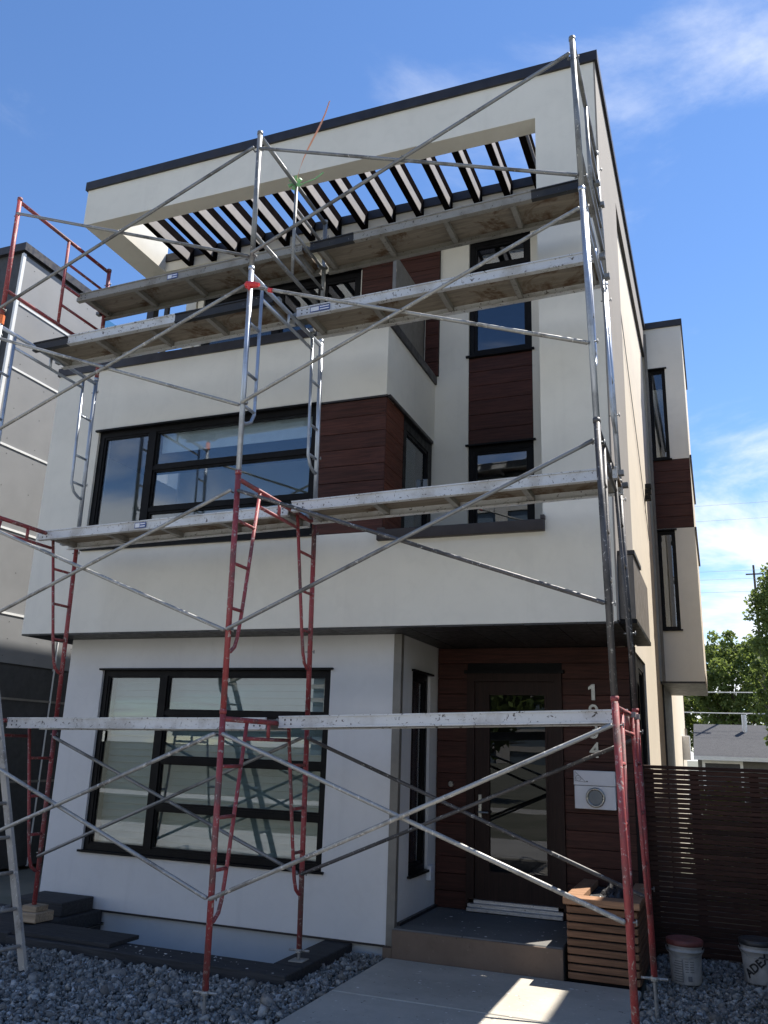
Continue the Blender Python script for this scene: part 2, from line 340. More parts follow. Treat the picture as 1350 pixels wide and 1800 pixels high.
# ------------------------------------------------------------------ mesh building
ORG = {}
class MB:
    """Collects shapes (world or local coordinates) into ONE mesh."""
    def __init__(s, T=None): s.v = []; s.f = []; s.T = T
    def add(s, vs, fs):
        o = len(s.v)
        s.v += [s.T(*p) for p in vs] if s.T else [tuple(p) for p in vs]
        s.f += [tuple(i + o for i in f) for f in fs]
        return s
    def box(s, x0, x1, y0, y1, z0, z1, c=0.0):
        if c <= 0:
            return s.add([(x0,y0,z0),(x1,y0,z0),(x1,y1,z0),(x0,y1,z0),(x0,y0,z1),(x1,y0,z1),(x1,y1,z1),(x0,y1,z1)],
                  [(0,3,2,1),(4,5,6,7),(0,1,5,4),(1,2,6,5),(2,3,7,6),(3,0,4,7)])
        vs = []; idx = {}
        for i, x in enumerate((x0, x1)):
            for j, y in enumerate((y0, y1)):
                for k, z in enumerate((z0, z1)):
                    sx, sy, sz = (1, -1)[i] * c, (1, -1)[j] * c, (1, -1)[k] * c
                    for a, p in enumerate(((x, y + sy, z + sz), (x + sx, y, z + sz), (x + sx, y + sy, z))):
                        idx[i, j, k, a] = len(vs); vs.append(p)
        fs = []
        for i in (0, 1): fs.append([idx[i, j, k, 0] for j, k in ((0,0),(1,0),(1,1),(0,1))])
        for j in (0, 1): fs.append([idx[i, j, k, 1] for i, k in ((0,0),(1,0),(1,1),(0,1))])
        for k in (0, 1): fs.append([idx[i, j, k, 2] for i, j in ((0,0),(1,0),(1,1),(0,1))])
        for i in (0, 1):
            for j in (0, 1): fs.append([idx[i,j,0,0], idx[i,j,1,0], idx[i,j,1,1], idx[i,j,0,1]])
            for k in (0, 1): fs.append([idx[i,0,k,0], idx[i,1,k,0], idx[i,1,k,2], idx[i,0,k,2]])
        for j in (0, 1):
            for k in (0, 1): fs.append([idx[0,j,k,1], idx[1,j,k,1], idx[1,j,k,2], idx[0,j,k,2]])
        for i in (0, 1):
            for j in (0, 1):
                for k in (0, 1): fs.append([idx[i,j,k,0], idx[i,j,k,1], idx[i,j,k,2]])
        return s.add(vs, fs)
    def tube(s, pts, r, n=10, cap=True):
        pts = [Vector(p) for p in pts]; rs = r if isinstance(r, (list, tuple)) else [r] * len(pts)
        d0 = (pts[1] - pts[0]).normalized(); ref = Vector((0, 0, 1)) if abs(d0.z) < 0.9 else Vector((1, 0, 0))
        u = d0.cross(ref).normalized(); vs = []; fs = []
        for i, p in enumerate(pts):
            if i == 0: d = d0
            elif i == len(pts) - 1: d = (pts[i] - pts[i-1]).normalized()
            else: d = ((pts[i] - pts[i-1]).normalized() + (pts[i+1] - pts[i]).normalized()).normalized()
            u = (u - d * u.dot(d)).normalized(); w = d.cross(u)
            for k in range(n):
                a = 2 * math.pi * k / n; vs.append(tuple(p + (u * math.cos(a) + w * math.sin(a)) * rs[i]))
        for i in range(len(pts) - 1):
            for k in range(n):
                a, b = i * n + k, i * n + (k + 1) % n; fs.append((a, b, b + n, a + n))
        if cap: fs.append(tuple(range(n))[::-1]); fs.append(tuple(range((len(pts) - 1) * n, len(pts) * n)))
        return s.add(vs, fs)
    def lathe(s, prof, c=(0, 0, 0), n=28, axis='z'):
        vs = []; fs = []
        for r, h in prof:
            for k in range(n):
                a = 2 * math.pi * k / n
                p = {'z': (r * math.cos(a), r * math.sin(a), h), 'y': (r * math.cos(a), h, r * math.sin(a)), 'x': (h, r * math.cos(a), r * math.sin(a))}[axis]
                vs.append((c[0] + p[0], c[1] + p[1], c[2] + p[2]))
        for i in range(len(prof) - 1):
            for k in range(n):
                a, b = i * n + k, i * n + (k + 1) % n; fs.append((a, b, b + n, a + n))
        fs.append(tuple(range(n))[::-1]); fs.append(tuple(range((len(prof) - 1) * n, len(prof) * n)))
        return s.add(vs, fs)
    def prism(s, poly, a, b, axis='y'):
        """polygon in the other two axes, extruded a..b along axis"""
        n = len(poly)
        def P(p, q):
            return {'y': (p[0], q, p[1]), 'x': (q, p[0], p[1]), 'z': (p[0], p[1], q)}[axis]
        vs = [P(p, a) for p in poly] + [P(p, b) for p in poly]
        fs = [tuple(range(n))[::-1], tuple(range(n, 2 * n))] + [(i, (i+1) % n, n + (i+1) % n, n + i) for i in range(n)]
        return s.add(vs, fs)
    def grid_wall(s, u0, u1, w0, w1, v0, v1, holes):
        """slab with rectangular holes, one clean mesh; u horizontal, v depth, w up"""
        us = sorted({u0, u1, *[min(max(q, u0), u1) for h in holes for q in h[:2]]})
        ws = sorted({w0, w1, *[min(max(q, w0), w1) for h in holes for q in h[2:]]})
        def solid(i, j):
            if i < 0 or j < 0 or i >= len(us) - 1 or j >= len(ws) - 1: return False
            a, b = (us[i] + us[i+1]) / 2, (ws[j] + ws[j+1]) / 2
            return not any(h[0] < a < h[1] and h[2] < b < h[3] for h in holes)
        vid = {}; vs = []; fs = []
        def V(i, j, k):
            if (i, j, k) not in vid: vid[i, j, k] = len(vs); vs.append((us[i], (v0, v1)[k], ws[j]))
            return vid[i, j, k]
        for i in range(len(us) - 1):
            for j in range(len(ws) - 1):
                if not solid(i, j): continue
                fs.append((V(i,j,0), V(i+1,j,0), V(i+1,j+1,0), V(i,j+1,0)))
                fs.append((V(i,j,1), V(i,j+1,1), V(i+1,j+1,1), V(i+1,j,1)))
                if not solid(i-1, j): fs.append((V(i,j,0), V(i,j+1,0), V(i,j+1,1), V(i,j,1)))
                if not solid(i+1, j): fs.append((V(i+1,j,0), V(i+1,j,1), V(i+1,j+1,1), V(i+1,j+1,0)))
                if not solid(i, j-1): fs.append((V(i,j,0), V(i,j,1), V(i+1,j,1), V(i+1,j,0)))
                if not solid(i, j+1): fs.append((V(i,j+1,0), V(i+1,j+1,0), V(i+1,j+1,1), V(i,j+1,1)))
        return s.add(vs, fs)
    def mesh(s, name, off=(0, 0, 0), smooth=False):
        me = bpy.data.meshes.new(name)
        me.from_pydata([(a - off[0], b - off[1], c - off[2]) for a, b, c in s.v], [], s.f)
        bm = bmesh.new(); bm.from_mesh(me); bmesh.ops.recalc_face_normals(bm, faces=bm.faces); bm.to_mesh(me); bm.free()
        if smooth:
            me.polygons.foreach_set('use_smooth', [len(p.vertices) == 4 for p in me.polygons])
        return me
    def build(s, name, mat, parent=None, smooth=False):
        off = ORG.get(parent.name, (0, 0, 0)) if parent else (0, 0, 0)
        me = s.mesh(name, off, smooth); o = bpy.data.objects.new(name, me)
        me.materials.append(MT[mat] if isinstance(mat, str) else mat)
        COL.objects.link(o)
        if parent: o.parent = parent; ORG[o.name] = off
        return o
def tag(o, label=None, cat=None, group=None, kind=None):
    if label: o['label'] = label
    if cat: o['category'] = cat
    if group: o['group'] = group
    if kind: o['kind'] = kind
    return o
def thing(name, label, cat, loc=(0, 0, 0), rot=(0, 0, 0), group=None, local=False):
    o = bpy.data.objects.new(name, None); COL.objects.link(o); o.empty_display_size = 0.2
    o.location = loc; o.rotation_euler = rot; tag(o, label, cat, group)
    ORG[o.name] = (0, 0, 0) if local else tuple(loc)
    return o
def single(mb, name, mat, label, cat, group=None, smooth=False):
    """a thing that is one mesh, origin at its base"""
    xs = [p[0] for p in mb.v]; ys = [p[1] for p in mb.v]; zs = [p[2] for p in mb.v]
    loc = (sum(xs) / len(xs), sum(ys) / len(ys), min(zs))
    me = mb.mesh(name, loc, smooth); o = bpy.data.objects.new(name, me); o.location = loc
    me.materials.append(MT[mat]); COL.objects.link(o); return tag(o, label, cat, group)
def struct(mb, name, mat):
    o = mb.build(name, mat); o['kind'] = 'structure'; return o
def link(name, me, parent, loc=(0, 0, 0), rot=(0, 0, 0)):
    o = bpy.data.objects.new(name, me); COL.objects.link(o); o.parent = parent; o.location = loc; o.rotation_euler = rot; return o
# ================================================================== the setting
A, B, C_ = 7.85, 8.30, 9.55
XL, XR, XRET = -7.82, -0.80, -3.15
HX0, HX1, HY0, HY1 = -6.5, -3.6, 7.1, 8.42          # hole for the basement window well
def ring(mb, x0, x1, y0, y1, z, hole):
    a, b, c, d = hole
    for r in ((x0, a, y0, y1), (b, x1, y0, y1), (a, b, y0, c), (a, b, d, y1)):
        mb.add([(r[0], r[2], z), (r[1], r[2], z), (r[1], r[3], z), (r[0], r[3], z)], [(0, 1, 2, 3)])
    return mb
g = ring(MB(), -700, 700, -700, 900, -0.05, (HX0, HX1, HY0, HY1)); struct(g, 'ground', 'ground_far')
g = ring(MB(), -10.0, -3.12, 2.4, 8.6, -0.03, (HX0, HX1, HY0, HY1)); struct(g, 'gravel_bed', 'gravel_bed')
struct(MB().box(-0.76, 1.5, 2.4, 12.0, -0.2, -0.03), 'gravel_bed', 'gravel_bed')
walk = struct(MB().box(-3.10, -0.765, 6.95, 8.20, -0.12, 0.02, 0.012), 'walkway', 'concrete')
for i, (a, b) in enumerate(((5.70, 6.94), (4.45, 5.69), (2.40, 4.44))):
    MB().box(-3.10, -0.765, a, b, -0.12, 0.02, 0.012).build('slab', 'concrete', walk)
sw = struct(MB().box(-60, 60, -1.20, 2.38, -0.2, 0.0), 'pavement', 'sidewalk')
struct(MB().box(-120, 120, -10.5, -1.4, -0.3, -0.16), 'street', 'asphalt')
struct(MB().box(-120, 120, -1.4, -1.22, -0.3, -0.02, 0.02), 'kerb', 'sidewalk')
struct(MB().box(-120, 120, -10.72, -10.5, -0.3, -0.02, 0.02), 'kerb', 'sidewalk')
struct(MB().box(-120, 120, -12.6, -10.72, -0.3, -0.03), 'pavement', 'sidewalk')

# ================================================================== the house
house = thing('modern_house', 'three storey off white stucco house with dark cladding, pergola roof frame and entry porch', 'house', (-4.3, 8.3, 0))
FT = lambda Y: (lambda u, v, w: (u, Y + v, w))       # wall facing the street
SX = lambda X: (lambda u, v, w: (X - v, u, w))       # wall facing +x

def window(parent, T, u0, u1, w0, w1, glass, fw=0.07, mull=(), trans=(), rec=0.035, dep=0.10, sill=True, sash=0.035, label=None):
    f = MB(T)
    f.box(u0, u1, rec, rec + dep, w1 - fw, w1); f.box(u0, u1, rec, rec + dep, w0, w0 + fw)
    f.box(u0, u0 + fw, rec, rec + dep, w0 + fw, w1 - fw); f.box(u1 - fw, u1, rec, rec + dep, w0 + fw, w1 - fw)
    win = f.build('window', 'frame_black', parent)
    if label: win['label'] = label
    us = [u0 + fw]; trans = sorted(trans)
    for m, mw in mull:
        MB(T).box(m - mw / 2, m + mw / 2, rec - 0.008, rec + dep, w0 + fw, w1 - fw).build('mullion', 'frame_black', win); us += [m - mw / 2, m + mw / 2]
    us.append(u1 - fw)
    for i in range(0, len(us), 2):
        a, b = us[i], us[i + 1]; ws = [w0 + fw]
        for (tw, th, cell) in trans:
            if cell != i // 2: continue
            MB(T).box(a, b, rec - 0.004, rec + dep, tw - th / 2, tw + th / 2).build('transom', 'frame_black', win); ws += [tw - th / 2, tw + th / 2]
        ws.append(w1 - fw)
        for j in range(0, len(ws), 2):
            c, d = ws[j], ws[j + 1]
            if sash:
                q = MB(T); q.grid_wall(a, b, c, d, rec + 0.012, rec + 0.06, [(a + sash, b - sash, c + sash, d - sash)]); q.build('sash', 'frame_black', win)
            MB(T).box(a + sash * 0.7, b - sash * 0.7, rec + 0.034, rec + 0.042, c + sash * 0.7, d - sash * 0.7).build('pane', glass, win)
    if sill: 
        MB(T).box(u0 - 0.03, u1 + 0.03, -0.035, rec + 0.02, w0 - 0.02, w0 + 0.004).build('sill', 'frame_black', win)
        MB(T).box(u0 - 0.03, u1 + 0.03, -0.035, rec + 0.02, w1 - 0.004, w1 + 0.018).build('drip_cap', 'frame_black', win)
    return win
def boards(parent, T, u0, u1, w0, w1, pitch, mat, gap=0.005, proud=0.024, name='wood_panel', skip=()):
    back = MB(T).box(u0, u1, proud, proud + 0.02, w0, w1).build(name, 'frame_black', parent)
    n = max(1, round((w1 - w0) / pitch)); p = (w1 - w0) / n
    for i in range(n):
        a, b = w0 + i * p + gap / 2, w0 + (i + 1) * p - gap / 2
        segs = [(u0, u1)]
        for (s0, s1, z0, z1) in skip:
            if a < z1 - 0.02 and b > z0 + 0.02:
                segs = [q for s in segs for q in ((s[0], min(s[1], s0)), (max(s[0], s1), s[1])) if q[1] - q[0] > 0.02]
        for s in segs:
            j = random.uniform(-0.001, 0.001)
            MB(T).box(s[0] + 0.002, s[1] - 0.002, j, proud - 0.001, a, b, 0.0025).build('board', mat, back)
    return back

# --- main street front (one clean slab with its openings)
w = MB(FT(A)); w.grid_wall(XL, XR, 3.12, 9.41, 0, 0.24, [(-7.05, -3.97, 4.13, 5.66), (-3.97, XRET, 4.12, 5.655), (XRET, -1.46, 4.12, 6.6), (XL - 1, -1.46, 6.52, 8.84)])
w.build('wall', 'stucco_white', house)
MB().box(-1.46, XR, A + 0.24, 9.70, 4.00, 9.40).build('pier', 'stucco_white', house)
MB().box(XL, -7.42, A + 0.24, 9.22, 8.84, 9.41).build('pergola_end_beam', 'stucco_white', house)
# taupe cladding on the side of the frame and along the roof edge
w = MB(SX(XR + 0.017)); w.grid_wall(A + 0.004, 14.39, 3.13, 9.405, 0, 0.016, [(9.74, 15, 0, 8.88)]); w.build('side_cladding', 'stucco_taupe', house)
MB().box(-1.3, XR, 9.70, 14.39, 8.90, 9.40).build('roof_edge', 'stucco_white', house)
MB().box(-1.0, XR + 0.012, 9.745, 14.38, 8.868, 8.879).build('soffit', 'soffit_dark', house)
# metal caps
MB().box(XL - 0.03, XR + 0.05, A - 0.03, A + 0.27, 9.405, 9.535).build('roof_cap', 'cap_metal', house)
MB().box(-1.05, XR + 0.05, A + 0.27, 14.38, 9.405, 9.533).build('roof_cap', 'cap_metal', house)
MB().box(XL - 0.03, -7.40, A + 0.27, 9.20, 9.405, 9.533).build('roof_cap', 'cap_metal', house)
MB().box(XL - 0.02, -3.125, A - 0.028, A + 0.27, 6.52, 6.63).build('parapet_cap', 'cap_metal', house)
MB().box(-3.41, -3.125, A + 0.27, C_ - 0.004, 6.521, 6.629).build('parapet_cap', 'cap_metal', house)
MB().box(XL - 0.02, XL + 0.25, A + 0.27, C_, 6.521, 6.629).build('parapet_cap', 'cap_metal', house)
# terrace, parapet returns, bay return
MB().box(-3.39, XRET, A + 0.24, C_ - 0.003, 5.70, 6.52).build('parapet_return', 'stucco_white', house)
MB().box(XL, XL + 0.22, A + 0.24, C_, 3.12, 6.52).build('wall', 'stucco_white', house)
MB().box(XL + 0.22, -3.39, A + 0.24, C_, 5.66, 5.74).build('terrace_floor', 'porch_concrete', house)
w = MB(SX(XRET)); w.grid_wall(A + 0.24, C_ - 0.003, 4.0, 5.698, 0.03, 0.2, [(8.43, 9.40, 4.14, 5.60)]); w.build('bay_return', 'frame_black', house)
MB().box(XRET, -1.46, A + 0.24, C_, 3.90, 4.05).build('recess_floor', 'soffit_dark', house)
boards(house, FT(A + 0.012), -3.97, XRET - 0.001, 4.125, 5.65, 0.19, 'cladding')
boards(house, SX(XRET), A + 0.03, 8.42, 4.10, 5.65, 0.19, 'cladding_y', proud=0.028)
MB().box(-3.99, XRET + 0.012, A - 0.006, A + 0.05, 5.652, 5.672).build('head_flashing', 'cap_metal', house)
MB().box(XRET + 0.001, XRET + 0.03, A + 0.05, 9.42, 5.652, 5.69).build('head_flashing', 'cap_metal', house)
window(house, SX(XRET), 8.43, 9.40, 4.14, 5.60, 'glass_dark', fw=0.09, rec=0.0, sill=False)
MB().box(XRET - 0.02, XRET + 0.035, 9.20, 9.23, 4.98, 5.12).build('door_handle', 'steel', house)
# brown ledge at the foot of the recess
lg = MB().box(-3.19, -1.44, A - 0.055, A + 0.10, 4.01, 4.125, 0.006).build('ledge_trim', 'ledge_brown', house)
MB().box(-1.475, -1.435, A - 0.06, A + 0.02, 4.125, 4.165).build('end_cap', 'ledge_brown', lg)
MB().box(-3.185, -3.10, A - 0.05, A - 0.03, 4.125, 4.145).build('end_cap', 'ledge_brown', lg)

# --- upper back wall (behind terrace and recess)
hol = [(-6.9, -4.28, 5.85, 8.46), (-4.22, -3.31, 5.75, 7.80), (-2.70, -1.87, 4.12, 8.57)]
w = MB(FT(C_)); w.grid_wall(-7.0, -1.30, 3.95, 8.98, 0, 0.2, hol); w.build('wall', 'stucco_white', house)
window(house, FT(C_), -2.70, -1.87, 6.86, 8.57, 'glass_dark', fw=0.065, trans=((8.16, 0.05, 0),))
window(house, FT(C_), -2.70, -1.87, 4.12, 5.62, 'glass_dark', fw=0.065, trans=((5.10, 0.06, 0),))
boards(house, FT(C_ + 0.012), -2.71, -1.865, 5.642, 6.838, 0.20, 'cladding')
window(house, FT(C_), -6.9, -4.28, 5.85, 8.46, 'glass_dark', fw=0.08, mull=((-5.62, 0.10), (-4.9, 0.08)))
boards(house, FT(C_ - 0.045), -4.25, -3.10, 7.84, 8.83, 0.19, 'cladding')
boards(house, FT(C_ - 0.045), -3.29, -3.10, 6.64, 7.83, 0.19, 'cladding')
# terrace door standing open
td = MB().box(-3.345, -3.30, 8.40, 9.49, 5.78, 7.79, 0.005).build('terrace_door', 'trim_taupe', house)
td['label'] = 'grey terrace door standing open'
MB().box(-3.40, -3.345, 8.44, 8.47, 6.75, 6.90).build('handle', 'steel', td)
MB().box(-7.72, -7.60, 9.28, 9.40, 5.74, 8.84).build('post', 'cap_metal', house)
MB().box(-7.42, -7.36, 9.30, 9.36, 5.74, 8.84).build('post', 'cap_metal', house)
# roof slab behind the pergola
MB().box(XL, -1.46, 9.22, 9.50, 8.84, 9.0).build('roof_slab', 'stucco_white', house)
MB().box(XL - 0.02, -1.46, 9.19, 9.52, 9.0, 9.13).build('roof_cap', 'cap_metal', house)
MB().box(XL + 0.21, -1.0, 9.53, 24.0, 8.985, 9.1).build('roof_slab', 'stucco_white', house)
MB().box(-7.0, -6.8, 9.75, 24.0, 3.12, 8.98).build('wall', 'stucco_white', house)
MB().box(XL, XL + 0.2, 10.35, 24.0, 0.0, 9.44).build('wall', 'stucco_white', house)
MB().box(XL, XL + 0.2, 9.56, 10.34, 3.12, 5.70).build('wall', 'stucco_white', house)

# --- pergola slats: dark channel beams, pale webs
for k in range(14):
    x = -1.652 - 0.407 * k
    s = MB().box(x - 0.052, x + 0.028, 8.095, 9.21, 8.845, 9.125).build('pergola_slat', 'pergola_dark', house)
    MB().box(x + 0.0285, x + 0.034, 8.10, 9.10, 8.850, 8.995).build('web', 'pergola_web', s)
    MB().box(x + 0.0285, x + 0.037, 8.10, 9.205, 8.998, 9.124).build('flange', 'pergola_dark', s)
    MB().box(x + 0.0285, x + 0.039, 9.102, 9.205, 8.847, 8.997).build('bracket', 'pergola_dark', s)

# --- street window of the middle floor
w2 = window(house, FT(A), -7.05, -3.972, 4.132, 5.655, 'glass_mid', fw=0.07, mull=((-6.24, 0.10),), trans=((5.11, 0.05, 1), (4.58, 0.05, 1)), sash=0.025, label='wide dark window of the middle floor')
MB().box(-6.16, -4.05, A + 0.140, A + 0.15, 5.33, 5.60).build('roller_blind', 'white_trim', w2)

# --- soffit of the overhang, in panels
n = 24; y0, y1 = A + 0.003, C_
for i in range(n):
    a = XL + (XR + 0.014 - XL) * i / n; b = XL + (XR + 0.014 - XL) * (i + 1) / n
    MB().box(a + 0.003, b - 0.003, y0, y1, 3.102 + random.uniform(-.002, .002), 3.119).build('soffit_panel', 'soffit_dark', house)
# --- ground floor front
w = MB(FT(B)); w.grid_wall(-7.42, -3.14, 0.10, 3.10, 0, 0.2, [(-6.905, -3.865, 0.70, 2.73)]); w.build('wall', 'stucco_lower', house)
w1 = window(house, FT(B), -6.905, -3.865, 0.70, 2.73, 'glass_clear', fw=0.065, mull=((-6.03, 0.095),), trans=((2.24, 0.045, 1), (1.72, 0.055, 1), (1.21, 0.055, 1)), sash=0.022, label='wide ground floor window with horizontal blinds')
for i in range(25):
    z = 0.76 + i * 0.076
    o = MB().add([(-6.82, B + 0.175, z), (-3.95, B + 0.175, z), (-3.95, B + 0.193, z + 0.073), (-6.82, B + 0.193, z + 0.073),
              (-6.82, B + 0.178, z - 0.002), (-3.95, B + 0.178, z - 0.002), (-3.95, B + 0.196, z + 0.071), (-6.82, B + 0.196, z + 0.071)],
             [(0,1,2,3),(7,6,5,4),(0,4,5,1),(1,5,6,2),(2,6,7,3),(3,7,4,0)])
    o.build('blind_slat', 'blind', w1)
MB().box(-6.86, -6.80, B + 0.045, B + 0.052, 1.90, 2.02).build('catch_plate', 'steel', w1)
MB().box(-7.42, -7.22, B + 0.2, 24, 0.1, 3.10).build('wall', 'stucco_lower', house)
MB().box(-3.14, -3.052, B - 0.012, B + 0.06, 0.10, 3.10, 0.004).build('corner_trim', 'trim_taupe', house)
w = MB(SX(-3.06)); w.grid_wall(B + 0.06, C_ + 0.06, 0.2, 3.10, 0, 0.2, [(8.67, 9.30, 0.68, 2.75)]); w.build('wall', 'stucco_lower', house)
window(house, SX(-3.06), 8.67, 9.30, 0.68, 2.75, 'glass_dark', fw=0.06)
MB().box(-3.06, -3.01, 9.27, 9.40, 0.57, 0.72, 0.006).build('outlet_box', 'white_box', house)
MB().box(-7.40, -3.16, B + 0.05, B + 0.2, -0.45, 0.096).build('foundation', 'parging', house)
MB().box(-7.41, -3.15, B - 0.006, B + 0.06, 0.085, 0.104).build('base_flashing', 'cap_metal', house)
MB().box(-3.055, -3.02, B + 0.07, C_, 0.27, 0.30).build('base_flashing', 'cap_metal', house)

# --- entry wall: cladding boards, door, number
boards(house, FT(C_), -3.052, -0.87, 0.275, 3.095, 0.176, 'cladding', skip=((-2.69, -1.60, 0, 2.80),))
dr = MB(FT(C_ - 0.03)); dr.grid_wall(-2.69, -1.60, 0.275, 2.80, 0, 0.10, [(-2.60, -1.69, 0.0, 2.71)]); dfr = dr.build('door_frame', 'door_wood', house)
MB().box(-2.72, -1.57, C_ - 0.05, C_ + 0.01, 2.80, 2.835).build('drip_cap', 'frame_black', dfr)
d = MB(FT(C_ + 0.005)); d.grid_wall(-2.598, -1.692, 0.39, 2.705, 0, 0.05, [(-2.43, -1.80, 0.68, 2.56)])
door = d.build('door', 'door_wood', house)
MB().box(-2.43, -1.80, C_ + 0.022, C_ + 0.032, 0.68, 2.56).build('pane', 'glass_door', door)
q = MB(FT(C_)); q.grid_wall(-2.455, -1.775, 0.655, 2.585, -0.004, 0.012, [(-2.43, -1.80, 0.68, 2.56)]); q.build('glazing_bead', 'door_wood', door)
h = MB().box(-2.557, -2.517, C_ - 0.012, C_ + 0.004, 1.20, 1.47, 0.004)
h.tube([(-2.537, C_, 1.285), (-2.537, C_ - 0.06, 1.285), (-2.43, C_ - 0.062, 1.285)], 0.011); h.tube([(-2.537, C_ + 0.0, 1.41), (-2.537, C_ - 0.02, 1.41)], 0.018)
h.build('handle', 'steel', door)
for i, (dy, z0, z1) in enumerate(((0.00, 0.355, 0.39), (0.045, 0.318, 0.354), (0.085, 0.282, 0.317))):
    MB().box(-2.66, -1.63, C_ - dy - 0.03, C_ + 0.03, z0, z1, 0.003).build('threshold', 'alu_sill', dfr)
h = MB().lathe([(0.0, -0.012), (0.028, -0.012), (0.034, 0.0)], (-2.876, C_ - 0.004, 1.566), 16, 'y'); h.build('doorbell', 'steel', house)

def text_mesh(body, size, depth, bold=0.0):
    cu = bpy.data.curves.new('txt', 'FONT'); cu.body = body; cu.size = size; cu.extrude = depth; cu.align_x = 'CENTER'; cu.offset = bold; cu.resolution_u = 4
    ob = bpy.data.objects.new('txt', cu); COL.objects.link(ob)
    dg = bpy.context.evaluated_depsgraph_get(); me = bpy.data.meshes.new_from_object(ob.evaluated_get(dg))
    bpy.data.objects.remove(ob); bpy.data.curves.remove(cu); return me
lx, ly, lz = ORG[house.name]
MB().prism([(-1.278, 2.512), (-1.240, 2.512), (-1.240, 2.684), (-1.272, 2.684), (-1.312, 2.652), (-1.312, 2.622), (-1.278, 2.636)], C_ - 0.022, C_ - 0.004, 'y').build('house_number', 'steel', house)
for ch, z in (('9', 2.31), ('3', 2.11), ('4', 1.91)):
    me = text_mesh(ch, 0.225, 0.009, 0.003); me.name = 'house_number'; me.materials.clear(); me.materials.append(MT['steel'])
    o = bpy.data.objects.new('house_number', me); COL.objects.link(o); o.parent = house
    o.location = (-1.262 - lx, C_ - 0.013 - ly, z - lz); o.rotation_euler = (R(90), 0, 0)
# entry right end: dark glazing on the side, light trim
ew = window(house, SX(-0.85), 9.66, 11.36, 0.30, 3.08, 'glass_dark', fw=0.12, mull=((10.3, 0.30),), rec=0.0, sill=False, label='dark framed side window next to the porch')
MB().box(-0.875, -0.842, 9.98, 10.42, 0.32, 2.75).build('light_trim', 'trim_taupe', ew)
MB().box(-0.90, -0.80, 9.56, 9.655, 0.0, 3.10).build('corner_post', 'frame_black', house)

# --- brown metal box on the side of the overhang
bb = MB().box(-0.782, -0.64, 7.95, 9.66, 3.15, 3.76, 0.006).build('side_box', 'brown_panel', house)
MB().box(-0.782, -0.632, 7.94, 9.67, 3.11, 3.149).build('box_soffit', 'frame_black', bb)
MB().box(-0.782, -0.625, 7.94, 8.7, 3.761, 3.80).build('box_cap', 'cap_metal', bb)

# --- cream side wall and the projecting bay at the back
w = MB(SX(-0.83)); w.grid_wall(9.75, 24.0, 0.0, 8.866, 0, 0.2, [(9.0, 11.37, 0.0, 3.09), (14.6, 17.2, 3.3, 8.8)]); w.build('side_wall', 'stucco_cream', house)
MB().box(-0.828, -0.80, 14.75, 17.2, 0.0, 3.09).build('side_door', 'nbr_dark', house)  # dark panel standing in for the shade on the wall under the bay
bay = MB(FT(14.40)); bay.grid_wall(-0.829, -0.146, 3.12, 9.41, 0, 0.15, [(-0.745, -0.46, 6.90, 8.60), (-0.75, -0.15, 5.66, 6.89), (-0.75, -0.46, 3.95, 5.63)])
bay.build('bay_wall', 'stucco_white', house)
MB().box(-0.30, -0.146, 14.55, 17.3, 3.12, 9.41).build('bay_wall', 'stucco_cream', house)
MB().box(-0.829, -0.30, 17.15, 17.3, 3.12, 9.41).build('bay_wall', 'stucco_cream', house)
MB().box(-0.829, -0.12, 14.37, 17.33, 9.412, 9.53).build('bay_cap', 'cap_metal', house)
MB().box(-0.829, -0.15, 14.405, 17.29, 3.09, 3.118).build('bay_soffit', 'soffit_dark', house)
window(house, FT(14.40), -0.745, -0.46, 6.90, 8.60, 'glass_dark', fw=0.04, sill=True, sash=0.02)
window(house, FT(14.40), -0.75, -0.46, 3.95, 5.63, 'glass_dark', fw=0.04, sill=True, sash=0.02)
boards(house, FT(14.40 + 0.006), -0.748, -0.151, 5.665, 6.885, 0.20, 'cladding')
MB().box(-0.145, -0.115, 14.39, 17.3, 5.60, 5.66).build('band_flashing', 'cap_metal', house)
MB().box(-0.145, -0.115, 14.39, 17.3, 6.88, 6.94).build('band_flashing', 'cap_metal', house)
MB().box(-0.79, -0.745, 14.34, 14.399, 3.12, 9.30).build('downpipe', 'trim_taupe', house)
mt_ = MB().box(-0.829, -0.66, 21.6, 22.0, 1.9, 2.45, 0.01).build('meter_box', 'white_box', house)
MB().tube([(-0.74, 21.8, 2.45), (-0.74, 21.8, 2.62)], 0.03).build('conduit', 'trim_taupe', mt_)
sp = MB()
for i, z in enumerate((6.05, 5.93, 5.80)): sp.box(-0.829, -0.74, 13.25 - i * .1, 13.36 - i * .1, z, z + 0.07)
sp.build('spotlight_bracket', 'frame_black', house)
MB().tube([(-0.815, 9.9, 7.6), (-0.815, 12.0, 6.2), (-0.815, 13.3, 5.2)], 0.006, 6).build('cable', 'wire', house)
# inside: floors, partition, so the windows look into rooms
for z in (3.125, ): MB().box(XL + 0.23, -1.06, A + 0.25, 24, z, 3.3).build('floor_slab', 'interior', house)
MB().box(-6.79, -1.06, 9.76, 24, 5.60, 5.74).build('floor_slab', 'interior', house)
MB().box(-7.2, -1.06, 11.6, 11.75, 0.05, 8.97).build('partition', 'interior', house)
MB().box(-7.2, -1.06, 8.55, 24, 0.05, 0.10).build('floor_slab', 'interior', house)
MB().box(-7.8, -0.84, 23.9, 24.1, 0.0, 8.97).build('wall', 'stucco_cream', house)

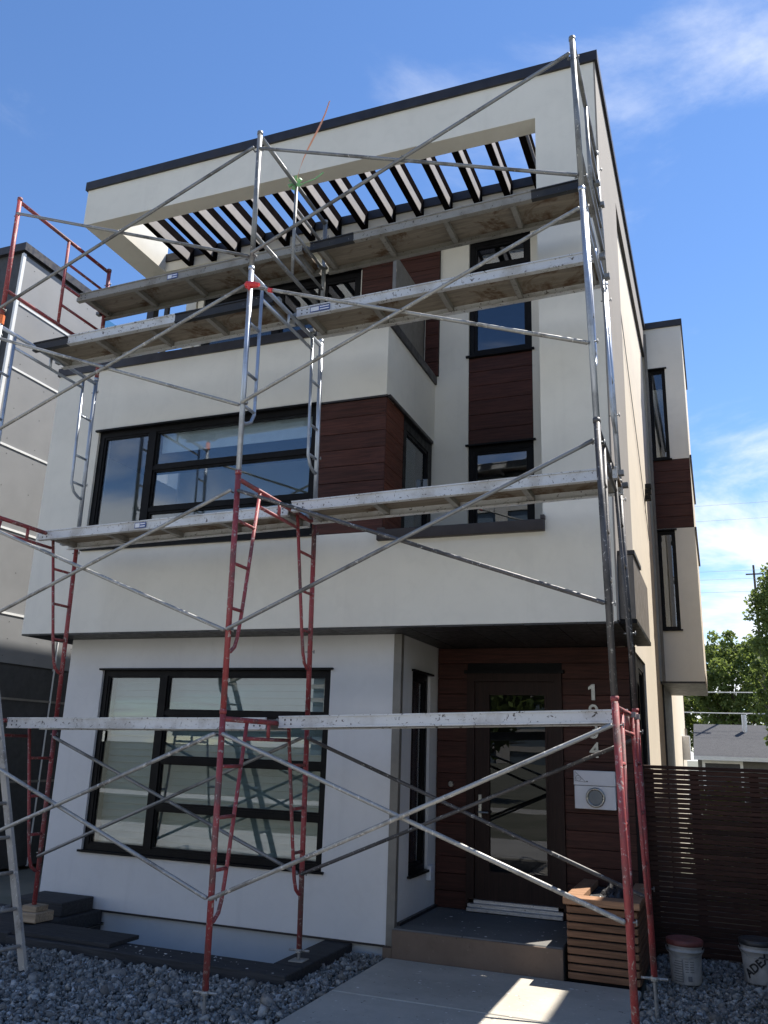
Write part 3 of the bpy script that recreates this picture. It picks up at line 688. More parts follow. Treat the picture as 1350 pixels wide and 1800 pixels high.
# ================================================================== basement window well
well = thing('window_well', 'low black timber window well frame under the ground floor window', 'window well', (-5.1, 7.2, -0.3))
MB().box(-6.52, -3.50, 6.92, 7.25, -0.35, 0.08, 0.008).build('timber', 'timber_dark', well)
MB().box(-3.80, -3.50, 7.252, 8.33, -0.35, 0.08, 0.008).build('timber', 'timber_dark', well)
MB().box(-7.35, -6.525, 6.95, 8.33, -0.35, 0.10, 0.008).build('timber', 'timber_dark', well)
MB().box(-6.52, -5.35, 6.98, 7.42, 0.081, 0.118, 0.004).build('cover_board', 'timber_dark', well)
MB().box(-7.30, -6.60, 7.75, 8.25, 0.101, 0.24, 0.008).build('step_block', 'timber_dark', well)
MB().box(-6.5, -3.8, 7.26, 8.34, -0.42, -0.35).build('well_floor', 'parging', well)

# ================================================================== porch, planter, mailbox
porch = thing('porch_step', 'grey concrete porch slab with brown stained riser before the front door', 'porch', (-2.3, 8.9, 0))
MB().box(-3.05, -1.43, 8.235, C_ + 0.02, -0.05, 0.272, 0.01).build('slab', 'porch_concrete', porch)
MB().box(-3.05, -1.425, 8.215, 8.234, -0.04, 0.262, 0.004).build('riser', 'porch_riser', porch)
MB().box(-3.14, -3.052, 8.215, B - 0.013, -0.04, 0.10).build('riser', 'porch_riser', porch)

pl = thing('planter_box', 'slatted cedar planter box with a wide top rim beside the front door', 'planter', (-1.08, 8.9, 0))
MB().box(-1.37, -0.80, 8.285, 9.50, -0.05, 0.60).build('core', 'frame_black', pl)
for i in range(9):
    z = 0.03 + i * 0.067
    MB().box(-1.392, -0.778, 8.255, 8.282, z, z + 0.052, 0.004).build('slat', 'cedar', pl)
    MB().box(-0.797, -0.772, 8.284, 9.50, z, z + 0.052, 0.004).build('slat', 'cedar', pl)
    MB().box(-1.398, -1.373, 8.284, 9.50, z, z + 0.052, 0.004).build('slat', 'cedar', pl)
for (a, b, c, d_) in ((-1.42, -0.75, 8.225, 8.42), (-1.42, -1.27, 8.422, 9.51), (-0.90, -0.75, 8.422, 9.51)):
    MB().box(a, b, c, d_, 0.635, 0.695, 0.005).build('rim_board', 'cedar_top', pl)
MB().box(-1.27, -0.90, 8.42, 9.5, 0.60, 0.632).build('soil', 'gravel_bed', pl)

mb_ = thing('mailbox', 'flat pale steel wall mailbox with a round porthole window right of the door', 'mailbox', (-1.27, C_ - 0.05, 1.385))
MB().box(-1.48, -1.055, C_ - 0.085, C_ - 0.001, 1.385, 1.618, 0.004).build('body', 'white_box', mb_)
MB().box(-1.484, -1.051, C_ - 0.092, C_ - 0.001, 1.622, 1.772, 0.004).build('lid', 'white_box', mb_)
pt = MB(); 
pt.lathe([(0.100, -0.0), (0.100, -0.016), (0.088, -0.022), (0.074, -0.016), (0.074, 0.0)], (-1.262, C_ - 0.0855, 1.503), 36, 'y'); ptx = pt.build('porthole_ring', 'steel', mb_, True)
MB().lathe([(0.0, -0.010), (0.074, -0.010), (0.074, -0.002)], (-1.262, C_ - 0.086, 1.503), 36, 'y').build('porthole_glass', 'tower_glass', ptx)
for k in range(4):
    a = R(45 + 90 * k); MB().lathe([(0.0, -0.024), (0.006, -0.023), (0.007, -0.016)], (-1.262 + 0.087 * math.cos(a), C_ - 0.0855, 1.503 + 0.087 * math.sin(a)), 8, 'y').build('screw', 'steel', ptx)
em = MB(); P = [(-1.47, 1.76), (-1.47, 1.665), (-1.36, 1.655)]
def strip(mb, p, q, wd, y): 
    dx, dz = q[0] - p[0], q[1] - p[1]; l = math.hypot(dx, dz); nx, nz = -dz / l * wd / 2, dx / l * wd / 2
    mb.prism([(p[0] + nx, p[1] + nz), (q[0] + nx, q[1] + nz), (q[0] - nx, q[1] - nz), (p[0] - nx, p[1] - nz)], y - 0.001, y, 'y')
for i in range(3): strip(em, P[i], P[(i + 1) % 3], 0.004, C_ - 0.0925)
for i in range(18):
    a, b = 2 * math.pi * i / 18, 2 * math.pi * (i + 1) / 18
    strip(em, (-1.435 + 0.028 * math.cos(a), 1.692 + 0.028 * math.sin(a)), (-1.435 + 0.028 * math.cos(b), 1.692 + 0.028 * math.sin(b)), 0.003, C_ - 0.0927)
for i in range(4): strip(em, (-1.458, 1.735 - i * 0.017), (-1.44 + i * 0.018, 1.735 - i * 0.017), 0.0025, C_ - 0.0929)
em.prism([(-1.355, 1.655), (-1.335, 1.655), (-1.335, 1.668), (-1.355, 1.668)], C_ - 0.0935, C_ - 0.0925, 'y')
em.build('printed_mark', 'ink_soft', mb_)
# ================================================================== scaffold
TH = math.atan(0.0230869)
SO = Vector((-3.68277 - 0.0230869 * (0 - 1.93), 5.9187, 0.0))
SROT = Matrix.Rotation(-TH, 3, 'Y')
def S(x, y, z): return SO + SROT @ Vector((x, y, z))
SE = (0, -TH, 0)
RL, RI, RB = 0.0245, 0.0165, 0.0165
def frame_parts(kind):
    """local coordinates: y 0 (street side) .. 1.52 (house side), z 0 .. h ; list of (part name, MB)"""
    P = []; h = {'red': 2.02, 'silver': 2.02, 'top': 1.52}[kind]
    for y in (0, 1.52): P.append(('leg', MB().tube([(0, y, 0), (0, y, h)], RL, 12)))
    for y in (0, 1.52):
        P.append(('coupling_sleeve', MB().tube([(0, y, h - 0.035), (0, y, h + 0.0)], RL + 0.004, 12)))
    if kind in ('red', 'silver'):
        yt, yb = (0.385, 0.15) if kind == 'red' else (0.215, 0.205)
        P.append(('top_bar', MB().tube([(0, 0, 1.945), (0, 1.52, 1.945)], RL * 0.9, 10)))
        for sgn, y0 in ((1, 0.0), (-1, 1.52)):
            Y = lambda d: y0 + sgn * d
            zz = 0.55
            pts = [(0, Y(yt), 1.94), (0, Y(yb + (yt - yb) * 0.2), zz + 0.28), (0, Y(yb), zz + 0.05), (0, Y(yb * 0.75), zz - 0.04), (0, Y(yb * 0.35), zz - 0.085), (0, Y(0.0), zz - 0.095)]
            P.append(('ladder_rail', MB().tube(pts, RI, 10)))
            for z in ((1.58, 1.20, 0.82) if kind == 'red' else (1.45, 0.95, 0.62)):
                d = yb + (yt - yb) * max(0, (z - zz)) / (1.94 - zz)
                P.append(('rung', MB().tube([(0, Y(0), z), (0, Y(d), z)], RI * 0.9, 8)))
        P.append(('lower_bar', MB().tube([(0, yt + 0.01, 1.80), (0, 1.52 - yt - 0.01, 1.80)], RI, 10)))
        P.append(('spacer', MB().tube([(0, 0.76, 1.81), (0, 0.76, 1.94)], RI, 8)))
        studs = (0.63, 1.83)
    else:
        P.append(('top_bar', MB().tube([(0, 0, 1.475), (0, 1.52, 1.475)], RL * 0.9, 10)))
        P.append(('lower_bar', MB().tube([(0, 0, 0.36), (0, 1.52, 0.36)], RL * 0.85, 10)))
        P.append(('ladder_rail', MB().tube([(0, 0.79, 0.37), (0, 0.79, 1.465)], RI * 1.1, 10)))
        for z in (1.18, 0.88, 0.62): P.append(('rung', MB().tube([(0, 0.79, z), (0, 1.52, z)], RI, 8)))
        studs = (0.10, 1.30)
    for y in (0, 1.52):
        for z in studs:
            P.append(('brace_pin', MB().tube([(-0.05, y, z), (0.05, y, z)], 0.006, 6).tube([(0.045, y, z - 0.018), (0.045, y, z + 0.018)], 0.005, 6)))
    return P
_fm = {}
def frame_meshes(kind, mat):
    if (kind, mat) not in _fm:
        _fm[kind, mat] = []
        for n, mb in frame_parts(kind):
            me = mb.mesh(n, (0, 0, 0), True); me.materials.append(MT['tube_dull' if n == 'brace_pin' else mat]); _fm[kind, mat].append((n, me))
    return _fm[kind, mat]
def scaffold_frame(x, z, kind, mat, label):
    o = thing('scaffold_section', label, 'scaffold frame', S(x, 0, z), SE, 'frames of the scaffold', True)
    for n, me in frame_meshes(kind, mat): link(n, me, o)
    return o
def jack(frame, y, drop, zbase):
    """screw jack under a leg: screw, nut with handles, base plate"""
    j = MB().tube([(0, y, -drop), (0, y, 0.05)], 0.014, 8).build('screw_jack', 'tube_dull', frame)
    MB().lathe([(0.03, -0.018), (0.034, 0.0), (0.03, 0.012)], (0, y, -0.005), 10).tube([(-0.10, y, -0.006), (0.10, y, -0.006)], 0.010, 6).build('nut_handle', 'brace_grey', j)
    MB().box(-0.07, 0.07, y - 0.07, y + 0.07, -drop - 0.004, -drop + 0.004).build('base_plate', 'brace_grey', j)
Z1, Z2, Z3, Z4 = 0.17, 2.19, 4.21, 6.23
towers = [(-3.05, 0.03, 'left', ('tube_red', 'tube_red', 'tube_silver', 'tube_red')),
          (0.0, 0.0, 'middle', ('tube_red', 'tube_red', 'tube_silver', 'tube_dull')),
          (3.05, 0.06, 'right', ('tube_red', 'tube_dark', 'tube_silver', 'tube_dull'))]
word = {'tube_red': 'red', 'tube_silver': 'shiny galvanised', 'tube_dull': 'dull grey', 'tube_dark': 'dark grey'}
lev = ['standing on the ground', 'second from the ground', 'third from the ground', 'topmost']
for x, dz, nm, mats in towers:
    for k, (zb, kind) in enumerate(((Z1, 'red'), (Z2, 'red'), (Z3, 'silver'), (Z4, 'top'))):
        f = scaffold_frame(x, zb + dz, kind, mats[k], '%s scaffold ladder frame, %s of the %s scaffold tower' % (word[mats[k]], lev[k], nm))
        if k == 0:
            zl = S(x, 0, zb + dz).z; jack(f, 0, zl - 0.0, 0)
            top = {'left': 0.30, 'middle': 0.085, 'right': 0.0}[nm]
            zr = S(x, 1.52, zb + dz).z
            if nm != 'left': jack(f, 1.52, zr - top, 0)

def brace(x0, x1, y, za, zb, zc, zd, mats, label, off=0.03):
    """cross brace: two tubes pinned where they cross. (x0,za)-(x1,zb) and (x0,zc)-(x1,zd)"""
    o = thing('cross_brace', label, 'cross brace', S(x0, y, min(za, zc)), SE, 'cross braces of the scaffold', True)
    bz = min(za, zc)
    for i, (a, b) in enumerate(((za, zb), (zc, zd))):
        yy = -off if i == 0 else -off - 0.034
        p, q = Vector((0.02, yy, a - bz)), Vector((x1 - x0 - 0.02, yy, b - bz))
        d = (q - p).normalized()
        m = MB().tube([p, p + d * 0.01, q - d * 0.01, q], [0.010, RB, RB, 0.010], 10)
        t_ = m.build('brace_tube', mats[i], o, True)
        for e, s in ((p, 1), (q, -1)):
            c = e + d * 0.02 * s
            MB().tube([(c.x, yy - 0.012, c.z), (c.x, off * 0 + 0.0, c.z)], 0.007, 6).build('end_pin', 'tube_dull', t_)
    # centre rivet
    cx_ = (x1 - x0) / 2; MB().tube([(cx_, -off - 0.06, (za + zb + zc + zd) / 4 - bz), (cx_, -off + 0.02, (za + zb + zc + zd) / 4 - bz)], 0.008, 6).build('pivot', 'tube_dull', o)
tn = ['left', 'middle', 'right']; txs = [-3.05, 0.0, 3.05]; tdz = [0.03, 0, 0.06]
lname = ['bottom', 'second', 'third', 'top']
for bay_ in (0, 1):
    for k, (zb, lo, hi) in enumerate(((Z1, 0.63, 1.83), (Z2, 0.63, 1.83), (Z3, 0.61, 1.79), (Z4, 0.10, 1.30))):
        a, b = bay_, bay_ + 1
        mats = [('brace_grey', 'brace_grey'), ('brace_grey', 'brace_grey'), ('brace_grey', 'brace_grey'), ('tube_dull', 'tube_dull')][k]
        if k == 1 and bay_ == 1: mats = ('tube_dark', 'tube_dull')
        brace(txs[a], txs[b], 0, zb + hi + tdz[a], zb + lo + tdz[b], zb + lo + tdz[a], zb + hi + tdz[b], mats,
              'grey cross brace on the street side, %s level between %s and %s towers' % (lname[k], tn[a], tn[b]))
    brace(txs[bay_], txs[bay_ + 1], 1.52, Z1 + 1.83, Z1 + 0.63, Z1 + 0.63, Z1 + 1.83, ('tube_dark', 'tube_dark') if bay_ else ('tube_dull', 'tube_dull'),
          '%s cross brace on the house side, bottom level between %s and %s towers' % ('blackened' if bay_ else 'grey', tn[bay_], tn[bay_ + 1]))

def plank(x0, x1, y, z, label, black=(), sticker=None, wd=0.49, zr=0.0, alu='plank_alu'):
    """aluminium scaffold plank: side rails, plywood deck, ribs, hooks. z = top"""
    o = thing('scaffold_plank', label, 'scaffold plank', S(x0, y, z), (0, -TH - zr, 0), 'planks on the scaffold', True)
    L = x1 - x0; h = 0.105
    cuts = sorted({0.0, L, *[q * L for b in black for q in b]})
    for yy, s in ((0.0, 1), (wd, -1)):
        for a, b in zip(cuts, cuts[1:]):
            mid = (a + b) / 2 / L; blk = any(p < mid < q for p, q in black) and s == 1
            m = MB().box(a, b, min(yy, yy + s * 0.012), max(yy, yy + s * 0.012), -h, 0.0)
            m.box(a, b, min(yy - s * 0.010, yy), max(yy - s * 0.010, yy), -0.014, -0.001)
            m.box(a, b, min(yy - s * 0.010, yy), max(yy - s * 0.010, yy), -h + 0.001, -h + 0.013)
            m.box(a, b, min(yy + s * 0.0121, yy + s * 0.045), max(yy + s * 0.0121, yy + s * 0.045), -h + 0.0005, -h + 0.010)
            r = m.build('side_rail', 'plank_black' if blk else alu, o)
            if s == 1 and not blk:
                for e in (a + 0.06, a + 0.12, b - 0.06, b - 0.12):
                    if b - a > 0.5 and (e < 0.3 or e > L - 0.3):
                        for zz in (-0.035, -0.072): MB().lathe([(0.0, -0.004), (0.007, -0.003), (0.009, 0.0)], (e, yy - 0.0005, zz), 8, 'y').build('rivet', 'tube_dark', r)
    MB().box(0.01, L - 0.01, 0.0125, wd - 0.0125, -0.030, -0.012).build('deck', 'plywood', o)
    n = 5
    for i in range(n):
        x = 0.10 + (L - 0.2) * i / (n - 1)
        MB().box(x - 0.025, x + 0.025, 0.0125, wd - 0.0125, -0.085, -0.0305).build('rib', 'plank_dirty', o)
    for x in (0.0, L):
        s = 1 if x == 0 else -1
        for yy in (0.07, wd - 0.07):
            MB().box(min(x, x - s * 0.05), max(x, x - s * 0.05), yy - 0.03, yy + 0.03, -0.06, -0.02).build('end_hook', 'tube_dull', o)
    if sticker:
        x, w_ = sticker
        st = MB().box(x, x + w_, -0.0135, -0.0102, -0.085, -0.025).build('sticker', 'sticker_blue', o)
        MB().box(x + 0.008, x + w_ * 0.45, -0.0150, -0.0136, -0.078, -0.032).build('sticker_print', 'white_box', st)
        for q in range(2): MB().box(x + w_ * 0.5, x + w_ - 0.008, -0.0150, -0.0136, -0.046 - q * 0.028, -0.034 - q * 0.028).build('sticker_print', 'white_box', st)
G = 0.045
plank(-3.05 + G, -G, 0.79, Z1 + 2.0 + 0.005, 'pale aluminium scaffold plank, lowest level, left half in front of the big ground floor window', zr=-0.005)
plank(G, 3.05 - 0.0, 0.86, Z1 + 2.0 + 0.005, 'pale aluminium scaffold plank, lowest level, right half crossing the front door', zr=0.012)
plank(-3.05 - 0.1, -G, 1.02, Z2 + 2.0 + 0.005, 'paint flecked scaffold plank at middle window height, left half', sticker=(1.30, 0.14))
plank(G, 3.09, 0.92, Z2 + 2.0 + 0.005, 'paint flecked scaffold plank at middle window height, right half over the recess', zr=0.0)
plank(-3.05 - 0.02, -G, 0.50, Z3 + 2.03, 'scaffold plank with blackened ends at parapet height, left half', black=((0, 0.16), (0.62, 1.0)), zr=0.0, alu='plank_alu')
plank(G, 3.07, 0.84, Z3 + 2.03, 'pale scaffold plank with blue label at parapet height, right half', sticker=(0.16, 0.22))
plank(-3.05 - 0.02, -G, 1.06, 7.17, 'highest scaffold plank under the pergola, left half', sticker=(1.30, 0.14), alu='plank_dirty')
plank(G, 3.05, 1.08, 7.17, 'highest scaffold plank under the pergola, right half with black painted ends', black=((0, 0.17), (0.80, 1.0)), zr=0.01, alu='plank_dirty')

# ties of ribbon and tape
def ribbon(name, pts, w_, mat, label, cat):
    m = MB(); vs = []; 
    for i, (p, a) in enumerate(pts):
        p = Vector(p); d = Vector((math.cos(a), 0.35 * math.sin(a * 2), math.sin(a))) * w_ / 2
        vs += [tuple(p - d), tuple(p + d), tuple(p + d + Vector((0, 0.002, 0.001))), tuple(p - d + Vector((0, 0.002, 0.001)))]
    fs = []
    for i in range(len(pts) - 1):
        for k in range(4): fs.append((i * 4 + k, i * 4 + (k + 1) % 4, i * 4 + 4 + (k + 1) % 4, i * 4 + 4 + k))
    fs += [(0, 1, 2, 3), tuple(range(len(vs) - 4, len(vs)))]
    m.add(vs, fs); return single(m, name, mat, label, cat)
t0 = S(0, 0.80, Z4 + 1.48); 
ribbon('flagging_ribbon', [((t0.x + 0.035 * i, t0.y - 0.03 - 0.06 * math.sin(i * .5), t0.z + 0.06 * i + 0.006 * i * i), 0.9 + 0.28 * i) for i in range(10)], 0.020, 'ribbon_orange', 'orange flagging ribbon blowing up from the middle tower top bar', 'ribbon')
kn = MB()
for i in range(6):
    a = i * 1.05; c = t0 + Vector((0.03 * math.cos(a), -0.03, 0.03 * math.sin(a)))
    kn.tube([c, c + Vector((0.05 * math.cos(a + .6), -0.02, 0.05 * math.sin(a + .6)))], [0.012, 0.02], 6)
kn.tube([t0 + Vector((0, -0.03, 0)), t0 + Vector((0.06, -0.04, -0.04)), t0 + Vector((0.14, -0.05, -0.03)), t0 + Vector((0.24, -0.05, -0.015)), t0 + Vector((0.33, -0.04, 0.05))], [0.014, 0.01, 0.006, 0.006, 0.008], 6)
single(kn, 'flagging_ribbon', 'ribbon_green', 'bright green flagging ribbon knotted on the middle tower top bar', 'ribbon')
tp = MB(); c = S(0, -0.03, Z3 + 1.79)
tp.tube([c + Vector((-0.05, 0, 0.015)), c + Vector((0.0, -0.02, 0.01)), c + Vector((0.06, -0.02, 0)), c + Vector((0.12, -0.015, -0.012))], [0.016, 0.035, 0.032, 0.022], 8)
tp2 = MB().tube([c + Vector((0.22, -0.005, -0.075)), c + Vector((0.26, -0.005, -0.09))], 0.022, 8); tp.tube([c + Vector((0.02, -0.03, 0)), c + Vector((0.03, -0.035, -0.05))], [0.02, 0.012], 6)
single(tp2, 'warning_tape', 'tape_red', 'short band of red tape a little along the brace from the middle tower', 'tape')
single(tp, 'warning_tape', 'tape_red', 'red tape wrapped round the brace end on the middle tower', 'tape')
c = S(-3.05, 0, Z4 + 0.03)
single(MB().tube([c + Vector((-0.0, 0, -0.05)), c + Vector((0, 0, 0.05))], RL + 0.01, 10), 'warning_tape', 'tape_orange', 'orange tape round the front leg of the left tower', 'tape')

# ================================================================== ladder, block, buckets
def ladder():
    foot = Vector((-5.60, 6.21, 0.0)); top = Vector((-6.75, 6.27, 3.20))
    o = thing('extension_ladder', 'dirty aluminium ladder leaning at the left edge in front of the window well', 'ladder', foot)
    side = Vector((-0.05, -0.42, 0.0)); d = (top - foot).normalized()
    nrm = d.cross(side).normalized()
    for s in (0, 1):
        a = foot + side * s; b = top + side * s
        m = MB(); u = side.normalized() * 0.016; v = nrm * 0.036
        m.add([tuple(p + sx * u + sy * v) for p in (a, b) for sx, sy in ((-1,-1),(1,-1),(1,1),(-1,1))], [(0,1,2,3),(7,6,5,4),(0,4,5,1),(1,5,6,2),(2,6,7,3),(3,7,4,0)])
        m.build('rail', 'ladder_grey', o)
        f = MB(); f.tube([a - d * 0.05, a + d * 0.03], [0.03, 0.036], 6); f.build('foot', 'rubber', o)
    L = (top - foot).length; k = 0.22
    while k < L - 0.1:
        p = foot + d * k; MB().tube([p + side * -0.02, p + side * 1.02], 0.016, 8).build('rung', 'ladder_grey', o, True); k += 0.30
ladder()
bk = thing('support_block', 'pale wooden block under the rear leg of the left tower', 'block', (-6.68, 7.44, 0.1))
MB().box(-6.80, -6.53, 7.30, 7.56, 0.119, 0.21, 0.006).build('block', 'ply_block', bk)
MB().box(-6.77, -6.58, 7.35, 7.52, 0.211, 0.265, 0.005).build('block', 'ply_block', bk)

def bucket(x, y, lid, label):
    o = thing('bucket', label, 'bucket', (x, y, 0.02), group='buckets by the fence')
    P = [(0.0, 0.0), (0.118, 0.0), (0.128, 0.012), (0.138, 0.20), (0.1405, 0.262), (0.150, 0.264), (0.150, 0.272), (0.1425, 0.274), (0.144, 0.30), (0.153, 0.303), (0.153, 0.314), (0.145, 0.318)]
    MB().lathe(P, (x, y, 0.02), 32).build('tub', 'bucket_white', o, True)
    MB().lathe([(0.156, 0.312), (0.159, 0.325), (0.159, 0.352), (0.150, 0.358), (0.140, 0.352), (0.0, 0.350)], (x, y, 0.02), 32).build('lid', lid, o, True)
    pts = [(x + 0.16 * math.cos(a), y - 0.16 * math.sin(a) * 0.9 - 0.01, 0.02 + 0.29 - 0.07 * math.sin(a)) for a in [math.pi * i / 14 for i in range(15)]]
    MB().tube(pts, 0.0035, 6).build('bail_handle', 'brace_grey', o)
    return o
b1 = bucket(-0.42, 8.68, 'lid_red', 'white plastic bucket with a dull red lid by the slatted fence')
def cyl_bar(m, x, y, a0, a1, z0, z1, r):
    n = 4
    for i in range(n):
        p, q = a0 + (a1 - a0) * i / n, a0 + (a1 - a0) * (i + 1) / n
        vs = [(x + rr * math.sin(t), y - rr * math.cos(t), z) for rr in (r, r + 0.0015) for t in (p, q) for z in (z0, z1)]
        m.add(vs, [(0,1,3,2),(4,6,7,5),(0,4,5,1),(2,3,7,6),(1,5,7,3),(0,2,6,4)])
m = MB()
for j in range(9): cyl_bar(m, -0.42, 8.68, -0.75 + 0.05 * (j % 3), -0.18, 0.05 + 0.02 * j, 0.056 + 0.02 * j, 0.1395)
for j in range(5):
    cyl_bar(m, -0.42, 8.68, 0.0, 0.22, 0.13 + 0.02 * j, 0.136 + 0.02 * j, 0.1395); cyl_bar(m, -0.42, 8.68, 0.30, 0.55, 0.13 + 0.02 * j, 0.136 + 0.02 * j, 0.1395)
cyl_bar(m, -0.42, 8.68, 0.15, 0.40, 0.06, 0.10, 0.1395); cyl_bar(m, -0.42, 8.68, -0.16, -0.13, 0.05, 0.23, 0.1395)
m.build('label_print', 'ink_soft', b1)
b2 = bucket(0.19, 9.02, 'lid_dark', 'white plastic bucket with a dark lid and ADEX written on it')
me = text_mesh('ADEX', 0.098, 0.001, 0.003); me.name = 'lettering'; me.materials.clear(); me.materials.append(MT['ink'])
ca, sa = math.cos(R(42)), math.sin(R(42))
for v in me.vertices:
    a, b = v.co.x * ca - v.co.y * sa, v.co.x * sa + v.co.y * ca
    z = 0.135 + b; r = 0.1325 + 0.055 * max(0, z) * 0.7 + 0.0035 + v.co.z; t = (a - 0.0) / 0.14
    v.co = (r * math.sin(t), -r * math.cos(t), z)
link('lettering', me, b2)

# ================================================================== slatted fence between the houses
fn = thing('slatted_fence', 'dark brown horizontal slat fence and gate beside the house', 'fence', (0.3, 9.85, 0))
FY = 9.80
for i in range(37):
    z = 0.02 + i * 0.0485
    MB().box(-0.79, 1.48, FY, FY + 0.02, z, z + 0.0435 + random.uniform(-.0015, .0015), 0.003).build('slat', 'fence_wood', fn)
MB().box(-0.79, 1.48, FY - 0.02, FY + 0.07, 1.815, 1.85, 0.004).build('top_rail', 'fence_wood', fn)
for x in (-0.74, -0.28, 0.30, 0.92, 1.44): MB().box(x - 0.045, x + 0.045, FY + 0.021, FY + 0.10, -0.05, 1.81).build('post', 'fence_wood', fn)
# ================================================================== neighbour on the left
NX = -10.1
nb = thing('neighbour_house', 'grey panelled house at the left edge with pale metal joint strips', 'house', (-13, 10, 0))
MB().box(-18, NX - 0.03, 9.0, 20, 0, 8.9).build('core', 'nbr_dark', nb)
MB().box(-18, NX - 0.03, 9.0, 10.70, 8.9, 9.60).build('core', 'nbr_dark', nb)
zj = [0.0, 1.25, 2.47, 2.98, 3.74, 5.02, 6.30, 7.575, 8.67]
cols = [(9.0, 10.95), (10.95, 13.4), (13.4, 16.6), (16.6, 20.0)]
for (a, b) in cols:
    for k in range(len(zj)):
        z0 = zj[k]; z1 = zj[k + 1] if k + 1 < len(zj) else (9.56 if a < 10 else 8.88)
        if z1 - z0 < 0.1: continue
        MB().box(NX - 0.029, NX, a + 0.012, min(b, 10.70 if (z0 > 8.8) else b) - 0.012, z0 + 0.018, z1 - 0.018).build('panel', 'nbr_panel' if z0 > 2.9 else 'nbr_dark', nb)  # guessed dark lower storey; its colour deepens the shade below the shadow edge
for z in zj[1:]:
    if z == 2.98: continue
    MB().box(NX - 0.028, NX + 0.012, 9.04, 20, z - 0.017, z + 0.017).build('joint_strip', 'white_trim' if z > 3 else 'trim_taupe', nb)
for y in (10.95, 13.4, 16.6): MB().box(NX - 0.028, NX + 0.013, y - 0.0115, y + 0.0115, 0.0, 8.86).build('joint_strip', 'white_trim', nb)
MB().box(NX - 0.03, NX + 0.014, 8.955, 9.011, 0.0, 9.56).build('corner_strip', 'white_trim', nb)
fx = MB()
for z0, z1 in zip(zj, zj[1:] + [9.5]):
    for y in (9.25, 9.85, 10.5, 11.3, 12.1, 12.9, 13.9, 14.9, 15.9):
        for z in (z0 + 0.12, (z0 + z1) / 2, z1 - 0.12):
            if z > 3.0 and (z < 8.8 or y < 10.6): fx.lathe([(0.008, -0.001), (0.0075, 0.003), (0.0, 0.004)], (NX, y + random.uniform(-.03, .03), z), 6, 'x')
tag(fx.build('panel_screws', 'nbr_dark', nb), kind='stuff')
MB().box(-18.1, NX + 0.05, 8.93, 10.78, 9.60, 9.74).build('roof_cap', 'cap_metal', nb)
MB().box(-18.1, NX + 0.04, 10.78, 20.1, 8.90, 8.98).build('roof_cap', 'cap_metal', nb)
MB().box(-12.6, NX - 0.25, 8.93, 8.999, 4.2, 8.6).build('front_panel', 'frame_black', nb)
nw = MB().grid_wall(-12.4, NX - 0.45, 6.0, 8.4, 8.90, 8.929, [(-12.3, NX - 0.53, 6.1, 8.3)]).build('window', 'cap_metal', nb)
MB().box(-12.3, NX - 0.53, 8.905, 8.92, 6.1, 8.3).build('pane', 'tower_glass', nw)
for y in (10.95, 12.6, 14.2): MB().box(NX - 0.10, NX - 0.03, y, y + 0.06, 8.98, 9.55).build('rail_post', 'cap_metal', nb)
for y in (11.02, 12.67): MB().box(NX - 0.075, NX - 0.063, y, y + 1.5, 9.02, 9.50).build('rail_glass', 'glass_green', nb)

# ================================================================== neighbour on the right (stands just outside the picture, shades the fence)
nr = thing('neighbour_house', 'tall beige stucco house on the right, past the slatted fence', 'house', (5, 14, 0))
w = MB(FT(9.4)); w.grid_wall(1.65, 9.0, 0, 8.04, 0, 0.2, [(2.6, 4.6, 1.0, 2.6), (5.6, 8.0, 1.0, 2.6), (2.6, 4.6, 4.4, 6.2), (5.6, 8.0, 4.4, 6.2)]); w.build('wall', 'stucco_beige', nr)
MB().box(1.65, 9.0, 9.6, 20.0, 0, 8.03).build('wall', 'stucco_beige', nr)
MB().box(1.63, 9.05, 9.37, 20.03, 8.04, 8.10).build('roof_cap', 'cap_metal', nr)
for a, b in ((2.6, 4.6), (5.6, 8.0)):
    for c, d_ in ((1.0, 2.6), (4.4, 6.2)): window(nr, FT(9.4), a, b, c, d_, 'tower_glass', mull=(((a + b) / 2, 0.07),))

# ================================================================== behind: garage, trees, wires
ga = thing('garage', 'low dark garage with grey shingle roof and white trim behind the fence', 'garage', (2.5, 42, 0))
MB().box(-0.95, 6.0, 40.3, 46.0, -0.05, 2.0).build('wall', 'garage_wall', ga)
MB().add([(-1.1, 39.9, 2.06), (6.2, 39.9, 2.06), (6.2, 43.2, 3.52), (-1.1, 43.2, 3.52), (-1.1, 46.5, 2.06), (6.2, 46.5, 2.06), (-1.1, 39.9, 1.99), (6.2, 39.9, 1.99), (-1.1, 46.5, 1.99), (6.2, 46.5, 1.99)],
   [(0,1,2,3), (3,2,5,4), (6,8,9,7), (0,6,7,1), (4,5,9,8), (0,3,4,8,6), (1,7,9,5,2)]).build('roof', 'shingle', ga)
MB().box(-1.1, 6.2, 39.86, 39.897, 1.90, 2.07).build('fascia', 'white_trim', ga)
for a in (-0.72, 0.80, 2.6, 4.2): MB().box(a - 0.06, a + 0.06, 40.24, 40.299, -0.05, 1.90).build('door_trim', 'white_trim', ga)
MB().box(-0.66, 0.74, 40.24, 40.299, 1.78, 1.90).build('door_trim', 'white_trim', ga)
MB().box(2.66, 4.14, 40.24, 40.299, 1.78, 1.90).build('door_trim', 'white_trim', ga)
MB().box(-0.66, 0.74, 40.28, 40.298, -0.05, 1.78).build('garage_door', 'nbr_dark', ga)
MB().tube([(1.1, 42.5, 3.1), (1.1, 42.5, 3.95)], 0.11, 10).build('vent_pipe', 'alu_sill', ga)

